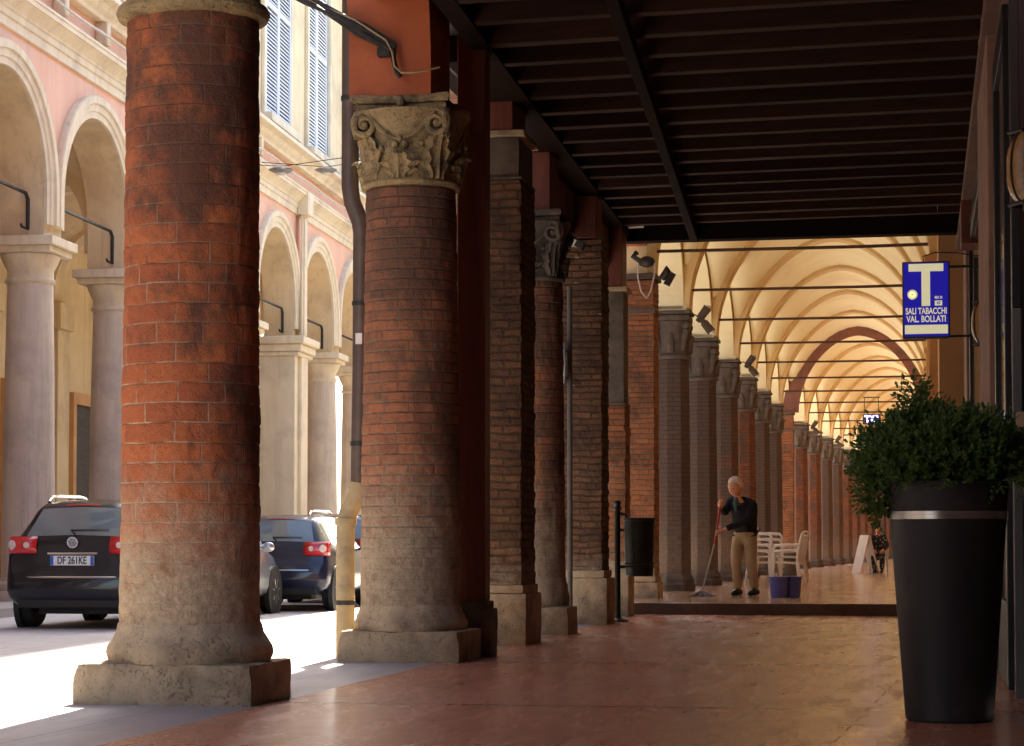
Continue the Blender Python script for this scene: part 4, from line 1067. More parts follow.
for k, lab in ((4, 'cream square pier with pilaster strip, seen between the two nearest brick columns'), (-4, 'cream square pier of the pink arcade outside the view on the left')):
    t = thing('stone_pier', lab, 'pier', tuple(FM @ Vector((0, k * BS, 0))), FA)
    b = MB(); b.box(-.45, .45, -.62, .62, 0, 5.2); b.box(.451, .53, -.30, .30, 0, 5.2); b.build('shaft', 'stone_pale', t, bevel=.015)
    b = MB(); b.box(-.50, .56, -.67, .67, 5.201, 5.3); b.box(-.55, .62, -.72, .72, 5.302, 5.47); b.box(-.62, .70, -.8, .8, 5.472, 5.645); b.build('capital', 'stone_pale', t, bevel=.03)
# wire lamps over the street
for i, (s, z, lab) in enumerate(((8.95, 8.07, 'small disc lamp on a wire over the street, left of the pair'), (12.73, 8.74, 'small disc lamp on a wire over the street, right of the pair'))):
    p = FM @ Vector((2.0, s - 1.2, z))
    t = thing('wire_lamp', lab, 'lamp', tuple(p), FA, 'disc lamps on wires over the street')
    b = MB(); b.lathe([(0, -.07), (.12, -.06), (.23, -.01), (.24, .01), (.12, .06), (0, .08)], seg=20); b.build('shade', 'rim', t)
    b = MB(); b.lathe([(0, -.1), (.09, -.09), (.1, -.062), (0, -.06)], seg=14); b.build('bulb', 'lens', t)
    b = MB(); b.tube([(-1.6, 0, .22), (0, 0, .07), (7.0, .2, .9)], .008, 5); b.build('wire', 'cable', t)

# tall unseen tower, added farther down on the left to shade the roadway
tw = thing('shade_tower', 'slender unseen brick tower added down the street to shade the roadway', 'tower', (-14.45, 64, 0), R(3))
b = MB(); b.box(-1.1, 3.55, -6, -2.4, -.1, 42); b.build('shaft', 'brick_orange', tw)
b = MB(); b.box(-1.3, 3.75, -6.2, -2.2, 42.002, 42.6); b.build('parapet', 'stone_pale', tw, bevel=.03)
for z in (6, 11, 16, 21, 26):
    for y in (-4.2,):
        b = MB(); b.box(3.54, 3.62, y - .6, y + .6, z, z + 2.0); w = b.build('window', 'stone_pale', tw, bevel=.01)
        b = MB(); b.box(3.6, 3.63, y - .45, y + .45, z + .15, z + 1.85); b.build('pane', 'window_dark', w)
    b = MB()
    for x in (1.2,): b.box(x - .5, x + .5, -6.06, -5.98, z, z + 1.9)
    b.build('shutter', 'shutter', tw)

# ------------------------------------------------------------------ cars
def lerp_st(st, y):
    for a, c in zip(st, st[1:]):
        if a[0] <= y <= c[0]:
            t = (y - a[0]) / max(1e-6, c[0] - a[0]); return [a[i] + (c[i] - a[i]) * t for i in range(6)]
    return list(st[-1])
def car(label, loc, rz, Lc, Wd, H, paint, rear='wagon', wb=(.75, .85), group='parked cars', plate_txt=None, rails=False, glass_side=True, name='parked_car'):
    t = thing(name, label, 'car', loc, rz, group)
    hw = Wd / 2; k = H / 1.5
    # (y, z bottom, z top, half width low, half width at the belt, half width at the top)
    st = [(0, .38, .60, .84, .84, .76), (.03, .31, .70, .92, .91, .84), (.055, .29, .78, .95, .93, .87), (.075, .28, .94, .96, .94, .85), (.10, .27, 1.03, .965, .945, .84),
          (.16, .26, 1.12, .975, .95, .79), (.27, .25, 1.26, .985, .955, .725), (.38, .24, 1.39, .99, .96, .67), (.45, .24, 1.44, .995, .965, .645), (.58, .23, 1.475, 1, .97, .64), (.9, .23, 1.495, 1, .97, .64), (1.5, .23, 1.5, 1, .97, .64),
          (Lc - 1.85, .23, 1.49, 1, .97, .64), (Lc - 1.62, .23, 1.44, 1, .97, .65), (Lc - 1.3, .23, 1.22, 1, .97, .74), (Lc - 1.02, .23, 1.02, 1, .965, .83), (Lc - .9, .23, .97, .995, .96, .86), (Lc - .5, .24, .88, .98, .94, .82), (Lc - .2, .26, .78, .93, .9, .76), (Lc - .06, .29, .68, .84, .82, .68), (Lc, .34, .58, .72, .72, .6)]
    st = sorted([(y, zb, zt * k if zt > .7 else zt, a, bb, c) for (y, zb, zt, a, bb, c) in st])
    def ring(s):
        y, zb, zt, a, bb, c = s
        zl = min(.98 * k, zt - .05); zm = zb + (zl - zb) * .5
        half = [(0, zb), (a * .82, zb), (a * .96, zb + .07), (a, zb + .16 if zb + .16 < zm else zm), (a, zm), (bb * .995, zl - .06 if zl - .06 > zm else zl), (bb * .975, zl), (c + (bb - c) * .35, zl + (zt - .03 - zl) * .62), (c * 1.0, zt - .035), (c * .93, zt - .008), (c * .6, zt + .008), (0, zt + .014)]
        pts = [(x * hw, z) for x, z in half]
        return [(x, y, z) for x, z in pts] + [(-x, y, z) for x, z in pts[-2:0:-1]]
    b = MB(); rows = [ring(s) for s in st]; n = len(rows[0]); vs = [p for r_ in rows for p in r_]; fs = []
    for i in range(len(rows) - 1):
        for j in range(n): fs.append((i * n + j, (i + 1) * n + j, (i + 1) * n + (j + 1) % n, i * n + (j + 1) % n))
    fs.append(tuple(range(n))); fs.append(tuple(reversed(range((len(rows) - 1) * n, len(rows) * n))))
    b.add(vs, fs, None, True); body = b.build('body', paint, t, angle=50)
    def top_pt(y, u, off=.006):
        s = lerp_st(st, y); a = lerp_st(st, y - .02); c2 = lerp_st(st, y + .02)
        sl = (c2[2] - a[2]) / .04; nl = math.hypot(1, sl)
        return (u * s[5] * hw * .93, y - off * sl / nl, s[2] + (.014 - .0105 * abs(u) / .65 if abs(u) < .65 else .0035 - .016 * (abs(u) - .65) / .35) + off / nl)
    def panel(name, mat, y0, y1, u0, u1, parent, off=.006, ny=6, nu=8):
        bb = MB(); vs = []; fs = []
        for j in range(ny + 1):
            for i in range(nu + 1):
                vs.append(top_pt(y0 + (y1 - y0) * j / ny, u0 + (u1 - u0) * i / nu, off))
        for j in range(ny):
            for i in range(nu): q = j * (nu + 1) + i; fs.append((q, q + 1, q + nu + 2, q + nu + 1))
        bb.add(vs, fs, None, True); return bb.build(name, mat, parent)
    rw = panel('rear_window', 'car_glass', .125, .385, -.93, .93, t, .008)
    panel('windscreen', 'car_glass', Lc - 1.60, Lc - 1.06, -.93, .93, t, .008)
    panel('brake_light', 'tail', .415, .435, -.4, .4, t, .008)
    bb = MB(); p = top_pt(.16, -.1, .02); q = top_pt(.165, .65, .024); bb.tube([top_pt(.13, 0, .012), p, q], [.012, .01, .006], 6); bb.build('wiper', 'trim_black', rw)
    # side glass
    def side_pt(y, v, sgn, off=.004):
        s = lerp_st(st, y); zl = min(.98 * k, s[2] - .05); zt = s[2] - .035
        x0 = s[4] * .975; x1 = s[5] + (s[4] - s[5]) * .35; x2 = s[5]
        if v < .62: x = x0 + (x1 - x0) * v / .62
        else: x = x1 + (x2 - x1) * (v - .62) / .38
        return (sgn * (x * hw + off), y, zl + (zt - zl) * v + .001)
    for sgn in (-1, 1):
        for (ya_, yb_) in ((.52, .5 + (Lc - 2.2) * .34), (.56 + (Lc - 2.2) * .34, .5 + (Lc - 2.2) * .68), (.56 + (Lc - 2.2) * .68, Lc - 1.50)):
            bb = MB(); vs = []; fs = []
            for j in range(5):
                for i in range(5): vs.append(side_pt(ya_ + (yb_ - ya_) * j / 4, .10 + .78 * i / 4, sgn, .006))
            for j in range(4):
                for i in range(4): q = j * 5 + i; fs.append((q, q + 1, q + 6, q + 5) if sgn < 0 else (q, q + 5, q + 6, q + 1))
            bb.add(vs, fs, None, True); bb.build('side_window', 'car_glass', t)
        # mirror
        mb_ = MB(); y = Lc - 1.42; s = lerp_st(st, y); mb_.sphere((sgn * (hw + .10), y, .98 * k), .09, 12, 8, (1, .6, .8)); mb_.tube([(sgn * hw * .9, y + .02, .95 * k), (sgn * (hw + .06), y, .97 * k)], .025, 6); mb_.build('mirror', paint, t)
        # tail light wraps the corner
        bb = MB(); vs = []; fs = []; zc_ = .97 * k; zh = .10
        path = [(hw * .52, .056), (hw * .66, .053), (hw * .82, .056), (hw * .915, .07), (hw * .955, .12), (hw * .972, .22)]
        nz = 4
        for (x, y) in path:
            for j in range(nz + 1):
                vs.append((sgn * (x + .006), y - .006 - .02 * math.sin(PI * j / nz) + .04 * (j / nz) ** 2, zc_ - zh + 2 * zh * j / nz))
        for i in range(len(path) - 1):
            for j in range(nz): q = i * (nz + 1) + j; fs.append((q, q + nz + 1, q + nz + 2, q + 1) if sgn > 0 else (q, q + 1, q + nz + 2, q + nz + 1))
        bb.add(vs, fs, None, True)
        tl = bb.build('tail_light', 'tail', t); sd = tl.modifiers.new('Solid', 'SOLIDIFY'); sd.thickness = .02
        for xx, mt, rr in ((hw * .67, 'tail_white', .036), (hw * .89, 'tail_white', .058)):
            lb = MB(); T = Matrix.Translation((sgn * xx, .030 if xx < hw * .8 else .045, zc_)) @ Matrix.Rotation(R(0 if xx < hw * .8 else 30) * sgn, 4, 'Z') @ Matrix.Rotation(R(90), 4, 'X')
            lb.lathe([(0, .006), (rr * .9, .005), (rr, 0), (rr * .9, -.02), (0, -.02)], seg=18, T=T); lb.build('lens', mt, tl)
        hb = MB(); hb.sphere((sgn * hw * .66, Lc - .13, .68), .12, 12, 8, (1.2, .8, .7)); hb.build('headlight', 'tail_white', t)
        # wheels
        for y in (wb[0], Lc - wb[1]):
            rad = .31; xo = sgn * (hw - .005)
            ab = MB(); T = Matrix.Translation((sgn * (hw - .06), y, .30)) @ Matrix.Rotation(R(90) * sgn, 4, 'Y')
            ab.lathe([(0, .0), (.375, .0), (.375, .066), (.36, .07), (0, .068)], seg=32, T=T); ab.build('wheel_arch', 'trim_black', t)
            T = Matrix.Translation((xo - sgn * .17, y, rad)) @ Matrix.Rotation(R(90) * sgn, 4, 'Y')
            wbm = MB(); wbm.lathe([(.2, .0), (.29, .0), (.31, .03), (.31, .16), (.295, .185), (.2, .19)], seg=32, T=T); wh = wbm.build('wheel', 'tyre', t)
            rb = MB(); rb.lathe([(0, .175), (.05, .18), (.055, .165), (.185, .17), (.205, .186), (.208, .15), (0, .14)], seg=28, T=T)
            for q in range(7):
                a = 2 * PI * q / 7; rb.tube([tuple(T @ Vector((math.cos(a) * .05, math.sin(a) * .05, .178))), tuple(T @ Vector((math.cos(a) * .19, math.sin(a) * .19, .18)))], .014, 5)
            rb.build('rim', 'rim', wh)
    # bumper strip, lower valance, exhaust side
    bb = MB(); pts = [(hw * .90, .10), (hw * .84, .025), (hw * .5, -.004), (0, -.010), (-hw * .5, -.004), (-hw * .84, .025), (-hw * .90, .10)]
    bb.tube([(x, y + .004, .60) for x, y in pts], .012, 6); bb.build('bumper_strip', 'chrome', t)
    bb = MB(); bb.box(-hw * .78, hw * .78, .02, .3, .24, .385); bb.build('valance', 'trim_black', t, bevel=.02)
    bb = MB(); bb.box(-hw * .6, hw * .6, .3, Lc - .4, .17, .24); bb.build('underbody', 'trim_black', t)
    if plate_txt:
        pb = MB(); pb.box(-.262, .262, .022, .04, .79 - .055, .79 + .057); T0 = None
        pl = pb.build('number_plate', 'plate', t, bevel=.003)
        for sx_ in (-1, 1):
            q = MB(); q.box(sx_ * .242 - .02, sx_ * .242 + .02, .019, .0215, .738, .844); q.build('blue_band', 'plate_blue', pl)
        text('lettering', plate_txt, .118, 'ink', pl, (0, .019, .79), (R(90), 0, 0), sx=.72, off=.002)
        eb = MB(); T = Matrix.Translation((0, .042, 1.0)) @ Matrix.Rotation(R(100), 4, 'X'); eb.lathe([(.052, 0), (.066, 0), (.066, .01), (.052, .01), (.052, 0)], seg=28, T=T)
        for poly in ([(-.026, .046), (0, .005), (.026, .046)], [(-.052, .014), (-.024, -.047), (0, -.002), (.024, -.047), (.052, .014)]):
            eb.tube([tuple(T @ Vector((x, y, .006))) for x, y in poly], .005, 5)
        eb.build('emblem', 'chrome', t)
        hb = MB(); hb.box(-.30, .30, .030, .045, .86, .885); hb.build('handle', 'chrome', t, bevel=.004)
    if rails:
        for sgn in (-1, 1):
            rb = MB(); x = sgn * hw * .60
            rb.tube([(x, .62, 1.475 * k), (x, .72, 1.53 * k), (x, .9, 1.555 * k), (x, Lc - 2.2, 1.56 * k), (x, Lc - 2.0, 1.54 * k), (x, Lc - 1.88, 1.49 * k)], .022, 8); rb.build('roof_rail', 'chrome', t)
    return t
CR = R(3.05)
car('dark navy estate car seen from behind, number plate DF 261KE, left of the massive column', (-9.60, 22.75, -.05), CR, 3.85, 1.66, 1.50, 'paint_navy', wb=(.74, .80), plate_txt='DF 261KE', rails=True, name='estate_car')
car('small silver car whose front wing shows just right of the massive brick column', (-9.72, 26.70, -.05), CR, 2.62, 1.58, 1.44, 'paint_silver', wb=(.45, .62))
car('dark blue hatchback with red tail light parked left of the downpipe', (-9.30, 29.5, -.05), CR, 3.7, 1.62, 1.42, 'paint_blue', wb=(.62, .8))
car('black car with roof rails beyond the blue hatchback', (-9.65, 33.7, -.05), CR, 4.2, 1.68, 1.50, 'paint_black', rails=True)

# ------------------------------------------------------------------ downpipe, cables, small fittings
dp = thing('downpipe', 'dark brown rain downpipe with buff lower length beside the leafy capital column', 'pipe', (-4.6, 16.62, 0))
b = MB(); b.tube([(.0, 0, 9), (.0, 0, 3.86), (.02, 0, 3.74), (.085, 0, 3.58), (.10, 0, 3.48), (.098, 0, 2.4), (.085, 0, 1.42)], .072, 14); b.build('upper_pipe', 'pipe', dp)
b = MB(); b.tube([(.085, 0, 1.43), (.07, 0, 1.33), (.0, 0, 1.20), (-.025, 0, 1.13), (-.03, 0, .95), (-.03, 0, -.02)], .076, 14)
b.lathe([(.076, 1.08), (.09, 1.085), (.09, 1.14), (.076, 1.145)], c=(-.028, 0, 0), seg=16); b.build('lower_pipe', 'pipe_buff', dp)
for z, x in ((4.6, 0), (2.9, .099), (1.75, .09), (.45, -.03)):
    b = MB(); b.lathe([(.074, z - .02), (.08, z - .018), (.08, z + .018), (.074, z + .02)], c=(x, 0, 0), seg=16); b.box(x - .012, x + .012, .05, .14, z - .012, z + .012); b.build('bracket', 'iron', dp)
b = MB(); b.box(.07, .125, -.08, -.071, 2.56, 2.65); b.build('tag', 'tag', dp)
cb = thing('cable_bundle', 'thick dark bundle of cables slung from the orange arch out over the street', 'cable', (-4.08, 16.02, 4.86))
b = MB(); rnd = random.Random(3)
for j in range(7):
    oa, ob = rnd.uniform(-.025, .025), rnd.uniform(-.025, .025)
    pts = []
    for i in range(24):
        t_ = i / 23
        pts.append((-3.2 * t_ + oa + .012 * math.sin(i * 1.3 + j), -.35 * t_ + ob, 2.62 * t_ - .25 * math.sin(PI * t_) + oa + .012 * math.cos(i * 1.7 + j * 2)))
    b.tube(pts, .017, 5)
b.build('strand', 'cable', cb)
b = MB(); b.tube([(-1.2, -.12, .82), (-.9, -.1, .50), (-.6, -.08, .36), (-.3, -.06, .22), (-.05, -.05, .05), (0, -.05, -.05), (.02, -.06, -.16), (.08, -.075, -.22), (.17, -.08, -.225), (.27, -.03, -.2), (.36, .05, -.16)], .008, 6); b.build('thin_wire', 'cable_buff', cb)
b = MB(); b.tube([(0, 0, 0), (.0, -.01, -.1), (.03, -.02, -.2), (.06, 0, -.24)], .022, 6); b.build('tail', 'cable', cb)
b = MB(); b.box(-.14, -.03, .0, .08, -.06, .015); b.build('junction_box', 'cable', cb, bevel=.008)

def floodlight(label, loc, rz=0.):
    t = thing('floodlight', label, 'lamp', loc, rz, 'floodlights on the arcade capitals')
    b = MB(); b.tube([(-.22, 0, -.06), (-.22, 0, .06), (-.08, 0, .1), (0, 0, .04)], .014, 6); b.build('bracket', 'iron', t)
    for (d, e) in (((.14, 0, .22), (-.04, 0, -.02)), ((.20, 0, -.20), (.02, 0, .03))):
        b = MB(); dv = Vector(d); ev = Vector(e); b.tube([tuple(ev), tuple(ev.lerp(dv, .25)), tuple(ev.lerp(dv, .3)), tuple(dv)], [.04, .05, .068, .075], 12); h = b.build('lamp_head', 'stone_dark', t)
        b = MB(); b.sphere(tuple(dv), .06, 10, 6, (1, 1, .6)); b.build('lens', 'lens', h)
    return t
f0 = floodlight('twin floodlight on the capital of the first arcade column beyond the step', (CX + .48, 35.5 - .1, 4.72))
for k in (3,):
    dup(f0, (CX + .50, 30.7 + k * SP - .1, 4.74), None, 'twin floodlight on the capital of the %s arcade column beyond the step' % ORD[k - 1])
for k in (1, 3):
    p = m2 @ Vector((CX + .46, k * SP - .1, 4.74)); dup(f0, tuple(p), A2, 'twin floodlight on the %s capital beyond the orange brick pier' % ORD[k - 1])
pb = thing('bracket_lamp', 'dark bracket lamp with a looped pale cable on the brick pier at the step', 'lamp', (-3.90, 30.25, 5.02))
b = MB(); b.sphere((0, 0, .02), .12, 12, 8, (1, .8, .7)); b.tube([(-.12, .1, .0), (0, .05, .05)], .03, 6); b.tube([(-.1, -.02, .03), (-.2, -.04, .1), (-.15, .0, .16)], .04, 7); b.build('housing', 'iron', pb)
b = MB(); b.tube([(-.12, -.02, -.02), (-.13, -.04, -.2), (-.08, -.05, -.42), (0, -.05, -.52), (.06, -.05, -.42), (.11, -.04, -.2), (.12, 0, 0)], .012, 6); b.build('cable', 'cable_pale', pb)
b = MB(); b.tube([(.20, .1, -.22), (.30, .08, -.10), (.36, .06, -.16), (.28, .05, -.32)], [.05, .075, .06, .05], 8); b.build('lamp_head', 'iron', pb)
wl = thing('spotlight', 'small spotlight with white lens under the dark red beam end, above the grey pole', 'lamp', (-3.93, 23.9, 4.42))
b = MB(); T = Matrix.Rotation(R(32), 4, 'Y'); b.box(-.17, .13, -.07, .07, -.03, .06, T); b.box(-.2, -.12, -.02, .02, .05, .2, T); b.build('housing', 'iron', wl, bevel=.01)
b = MB(); b.box(-.15, .03, -.085, -.068, -.055, .035, T); b.box(-.15, .05, -.06, .06, -.04, -.032, T); b.build('lens', 'lens', wl)
tl = thing('strip_light', 'short pale strip light under the dark end beam', 'lamp', (-3.78, 27.3, 5.10))
b = MB(); b.tube([(-.22, 0, 0), (.22, 0, 0.01)], .02, 8); b.build('tube', 'lens', tl)
b = MB(); b.box(-.25, .25, -.03, .03, .022, .07); b.build('fitting', 'iron', tl)

# litter bin on its post
lb = thing('litter_bin', 'dark perforated litter bin hung on an iron post before the step', 'bin', (-3.60, 25.1, 0))
b = MB(); b.lathe([(.13, 0), (.13, .02), (.05, .045), (.036, .07), (.034, 1.34), (.05, 1.35), (.05, 1.37), (.03, 1.385), (.048, 1.42), (.03, 1.455), (0, 1.462)], seg=20); b.build('post', 'bin', lb)
b = MB()
b.lathe([(.150, .545), (.165, .56), (.178, .9), (.186, 1.21), (.196, 1.215), (.196, 1.245), (.182, 1.247), (.178, 1.2), (.15, .6), (0, .59)], c=(.265, 0, 0), seg=36); body = b.build('body', 'bin', lb)
b = MB()
for q in range(30):
    a = 2 * PI * q / 30
    for z in (.66, .695): b.sphere((.265 + .171 * math.cos(a + (.1 if z > .67 else 0)), .171 * math.sin(a + (.1 if z > .67 else 0)), z), .011, 6, 4)
b.build('perforation', 'ink', body)
b = MB()
for z in (.66, 1.1): b.tube([(0, 0, z), (.09, 0, z)], .02, 6)
b.tube([(0, 0, 1.30), (.1, 0, 1.28), (.12, 0, 1.24)], .022, 6); b.build('bracket', 'bin', lb)

sp = thing('round_sign', 'round road sign seen edge-on, on a grey pole before the dark pier', 'sign', (-3.865, 23.2, 0))
b = MB(); b.tube([(0, 0, -.01), (0, 0, 3.82)], .03, 12); b.lathe([(.06, 0), (.06, .03), (.03, .05)], seg=14); b.build('pole', 'slate', sp)
T = Matrix.Translation((-.09, 0, 2.95)) @ Matrix.Rotation(R(16), 4, 'Z') @ Matrix.Rotation(R(90), 4, 'Y')
b = MB(); b.lathe([(0, -.008), (.26, -.008), (.262, 0), (.26, .008), (0, .008)], seg=40, T=T); b.build('disc', 'sign_round', sp)
b = MB(); b.box(-.09, .0, -.02, .02, 2.78, 2.80); b.box(-.09, .0, -.02, .02, 3.08, 3.10); b.build('clamp', 'iron', sp)

# ------------------------------------------------------------------ people
def skin_mesh(joints, edges, root, sub=2):
    """continuous body surface grown along a skeleton; joints: name -> (x, y, z, rx, ry)"""
    names = list(joints); me = bpy.data.meshes.new('skeleton')
    me.from_pydata([joints[n][:3] for n in names], [(names.index(a), names.index(c)) for a, c in edges], [])
    o = bpy.data.objects.new('skeleton', me); COL.objects.link(o)
    o.modifiers.new('Skin', 'SKIN')
    if not me.skin_vertices:
        raise RuntimeError('no skin layer')
    for i, n in enumerate(names):
        sv = me.skin_vertices[0].data[i]; r = joints[n]
        sv.radius = (r[3], r[4] if len(r) > 4 else r[3]); sv.use_root = (n == root)
    ss = o.modifiers.new('Sub', 'SUBSURF'); ss.levels = sub; ss.render_levels = sub
    bpy.context.view_layer.update()
    dg = bpy.context.evaluated_depsgraph_get()
    m = bpy.data.meshes.new_from_object(o.evaluated_get(dg))
    bpy.data.objects.remove(o)
    vs = [tuple(v.co) for v in m.vertices]; fs = [tuple(p.vertices) for p in m.polygons]
    bpy.data.meshes.remove(m)
    return vs, fs
def head_mesh(mb, c, r, yaw, pitch):
    T = Matrix.Translation(c) @ Matrix.Rotation(yaw, 4, 'Z') @ Matrix.Rotation(pitch, 4, 'X')
    seg, rings = 28, 22; vs = []; fs = []
    for i in range(rings + 1):
        t = PI * i / rings - PI / 2
        for k in range(seg):
            a = 2 * PI * k / seg
            x, y, z = math.cos(t) * math.cos(a), math.cos(t) * math.sin(a), math.sin(t)     # face looks along -y
            f = max(0, -y)
            jaw = 1 - .28 * max(0, -z - .1) * (1 if y < .3 else .5)
            px, py, pz = x * .78 * jaw, y * .95, z * 1.18
            if z < -.2 and y < 0: py -= .10 * f
            g = math.exp(-((x / .13) ** 2 + ((z + .12) / .20) ** 2)) * f ** 3; py -= .26 * g            # nose
            e = sum(math.exp(-(((x - sx * .30) / .13) ** 2 + ((z - .10) / .10) ** 2)) for sx in (-1, 1)) * f ** 2; py += .09 * e   # eye sockets
            br = math.exp(-((z - .26) / .09) ** 2) * f ** 2 * (1 if abs(x) < .5 else .3); py -= .05 * br
            m_ = math.exp(-((x / .22) ** 2 + ((z + .46) / .05) ** 2)) * f ** 2; py += .05 * m_
            if y > .2: py += .06
            vs.append(tuple(T @ Vector((px * r, py * r, pz * r))))
    for i in range(rings):
        for k in range(seg): fs.append((i * seg + k, i * seg + (k + 1) % seg, (i + 1) * seg + (k + 1) % seg, (i + 1) * seg + k))
    mb.add(vs, fs, None, True)
    for sx in (-1, 1):
        ev = MB(); ev.sphere((0, 0, 0), r * .24, 10, 8, (.35, .7, 1.15))
        mb.add([tuple(T @ (Vector(p) + Vector((sx * .80 * r, .05 * r, -.02 * r)))) for p in ev.v], ev.f, None, True)
    return T
def hand(mb, wrist, elbow, grip_dir, size=.085):
    """palm with four unequal bent fingers and a side thumb, closed round grip_dir"""
    w = Vector(wrist); d = (w - Vector(elbow)).normalized(); g = Vector(grip_dir).normalized()
    n = d.cross(g).normalized()
    palm = [w - d * .02, w + d * size * .45, w + d * size * .95]
    mb.tube([tuple(p) for p in palm], [.028, .038, .034], 10)
    for i, ln in enumerate((.070, .080, .075, .058)):
        o = w + d * size * .9 + g * (.030 - .020 * i)
        p1 = o + d * ln * .40; p2 = p1 + (d * .2 - n * .9).normalized() * ln * .45; p3 = p2 + (-d * .9 - n * .2).normalized() * ln * .35
        mb.tube([tuple(o - d * .02), tuple(p1), tuple(p2), tuple(p3)], [.0095, .0095, .0085, .007], 7)
    o = w + d * size * .3 + g * .034
    mb.tube([tuple(o), tuple(o + g * .022 + d * .025 - n * .012), tuple(o + g * .012 + d * .05 - n * .045)], [.0125, .011, .008], 7)
def person(label, loc, J, trousers, top, shirt, hair, headc, headr, yaw, pitch, hair_kind, shoes=True, grip=None, rz=0.):
    t = thing('person', label, 'person', loc, rz)
    mb = MB()
    E0 = [('pelvis', 'chest'), ('chest', 'neck'), ('neck', 'skull'), ('chest', 'shR'), ('shR', 'elR'), ('elR', 'wrR'), ('chest', 'shL'), ('shL', 'elL'), ('elL', 'wrL'), ('pelvis', 'hipR'), ('hipR', 'knR'), ('knR', 'anR'), ('pelvis', 'hipL'), ('hipL', 'knL'), ('knL', 'anL')]
    rad = dict(pelvis=(.125, .10), chest=(.125, .09), neck=(.055, .055), skull=(.06, .06), shR=(.062, .06), shL=(.062, .06), elR=(.043, .043), elL=(.043, .043), wrR=(.030, .030), wrL=(.030, .030), hipR=(.09, .09), hipL=(.09, .09), knR=(.06, .06), knL=(.06, .06), anR=(.042, .042), anL=(.042, .042))
    vs, fs = skin_mesh({k: tuple(J[k]) + rad[k] for k in rad}, E0, 'pelvis'); mb.add(vs, fs, None, True)
    T = head_mesh(mb, headc, headr, yaw, pitch)
    for sd in ('R', 'L'): hand(mb, J['wr' + sd], J['el' + sd], grip or (0, 0, 1))
    mb.build('body', 'skin', t, angle=80)
    for sx in (-1, 1):
        e = MB(); e.sphere(tuple(T @ Vector((sx * .29 * headr, -.80 * headr, .10 * headr))), headr * .10, 8, 6); e.build('eye', 'ink', t)
    # hair: cap over the back and sides of the skull
    hb = MB(); seg, rings = 36, 20; hv = []; hf = []; keep = []
    for i in range(rings + 1):
        tt = -.30 + (PI / 2 + .30) * i / rings
        for k in range(seg):
            a = 2 * PI * k / seg; x, y, z = math.cos(tt) * math.cos(a), math.cos(tt) * math.sin(a), math.sin(tt)
            wav = .07 * noise.noise(Vector((x * 5, y * 5, z * 5)))
            line = (.62 if hair_kind == 'short' else .42) - .95 * max(-.05, y + .45 + wav) if y < .1 else -1
            d = min(1, max(0, (z - line) / .35)) if line > -1 else 1
            q = 1.0 + (.055 + .035 * noise.noise(Vector((x * 9, y * 9, z * 9)))) * d
            keep.append(z >= line)
            hv.append(tuple(T @ Vector((x * .79 * q * headr, (y * .96 + (.06 if y > .2 else 0)) * q * headr, z * 1.19 * q * headr))))
    for i in range(rings):
        for k in range(seg):
            f_ = (i * seg + k, i * seg + (k + 1) % seg, (i + 1) * seg + (k + 1) % seg, (i + 1) * seg + k)
            if sum(keep[m] for m in f_) >= 2: hf.append(f_)
    hb.add(hv, hf, None, True); ho = hb.build('hair', hair, t, angle=80); sm_ = ho.modifiers.new('Solid', 'SOLIDIFY'); sm_.thickness = .006
    # clothes
    rt = dict(pelvis=(.17, .135), waist=(.145, .11), hipR=(.118, .118), hipL=(.118, .118), knR=(.085, .085), knL=(.085, .085), anR=(.068, .068), anL=(.068, .068))
    Jt = dict(J); Jt['waist'] = Vector(J['pelvis']).lerp(Vector(J['chest']), .3)
    vs, fs = skin_mesh({k: tuple(Jt[k]) + rt[k] for k in rt}, [('pelvis', 'waist'), ('pelvis', 'hipR'), ('hipR', 'knR'), ('knR', 'anR'), ('pelvis', 'hipL'), ('hipL', 'knL'), ('knL', 'anL')], 'pelvis')
    b = MB(); b.add([tuple(Vector(v) + noise.noise_vector(Vector(v) * 9) * .012) for v in vs], fs, None, True); b.build('trousers', trousers, t, angle=80)
    Jt['hem'] = Vector(J['pelvis']).lerp(Vector(J['chest']), -.02); Jt['cuffR'] = Vector(J['elR']).lerp(Vector(J['wrR']), .88); Jt['cuffL'] = Vector(J['elL']).lerp(Vector(J['wrL']), .88); Jt['collar'] = Vector(J['chest']).lerp(Vector(J['neck']), .72)
    rj = dict(hem=(.188, .15), waist=(.185, .15), chest=(.195, .155), collar=(.09, .085), shR=(.088, .088), elR=(.066, .066), cuffR=(.048, .048), shL=(.088, .088), elL=(.066, .066), cuffL=(.048, .048))
    vs, fs = skin_mesh({k: tuple(Jt[k]) + rj[k] for k in rj}, [('hem', 'waist'), ('waist', 'chest'), ('chest', 'collar'), ('chest', 'shR'), ('shR', 'elR'), ('elR', 'cuffR'), ('chest', 'shL'), ('shL', 'elL'), ('elL', 'cuffL')], 'waist')
    b = MB(); b.add([tuple(Vector(v) + noise.noise_vector(Vector(v) * 11) * .011) for v in vs], fs, None, True); b.build('jumper', top, t, angle=80)
    if shoes:
        for sd in ('R', 'L'):
            a = Vector(J['an' + sd]); f_ = Matrix.Rotation(yaw * .8, 3, 'Z') @ Vector((0, -1, 0))
            b = MB(); b.tube([tuple(Vector((a.x, a.y, .05)) - f_ * .07), tuple(Vector((a.x, a.y, .058)) - f_ * .04), tuple(Vector((a.x, a.y, .056)) + f_ * .06), tuple(Vector((a.x, a.y, .042)) + f_ * .15), tuple(Vector((a.x, a.y, .034)) + f_ * .20)], [.035, .052, .052, .042, .02], 12); b.build('shoe', 'shoe', t)
    return t, T
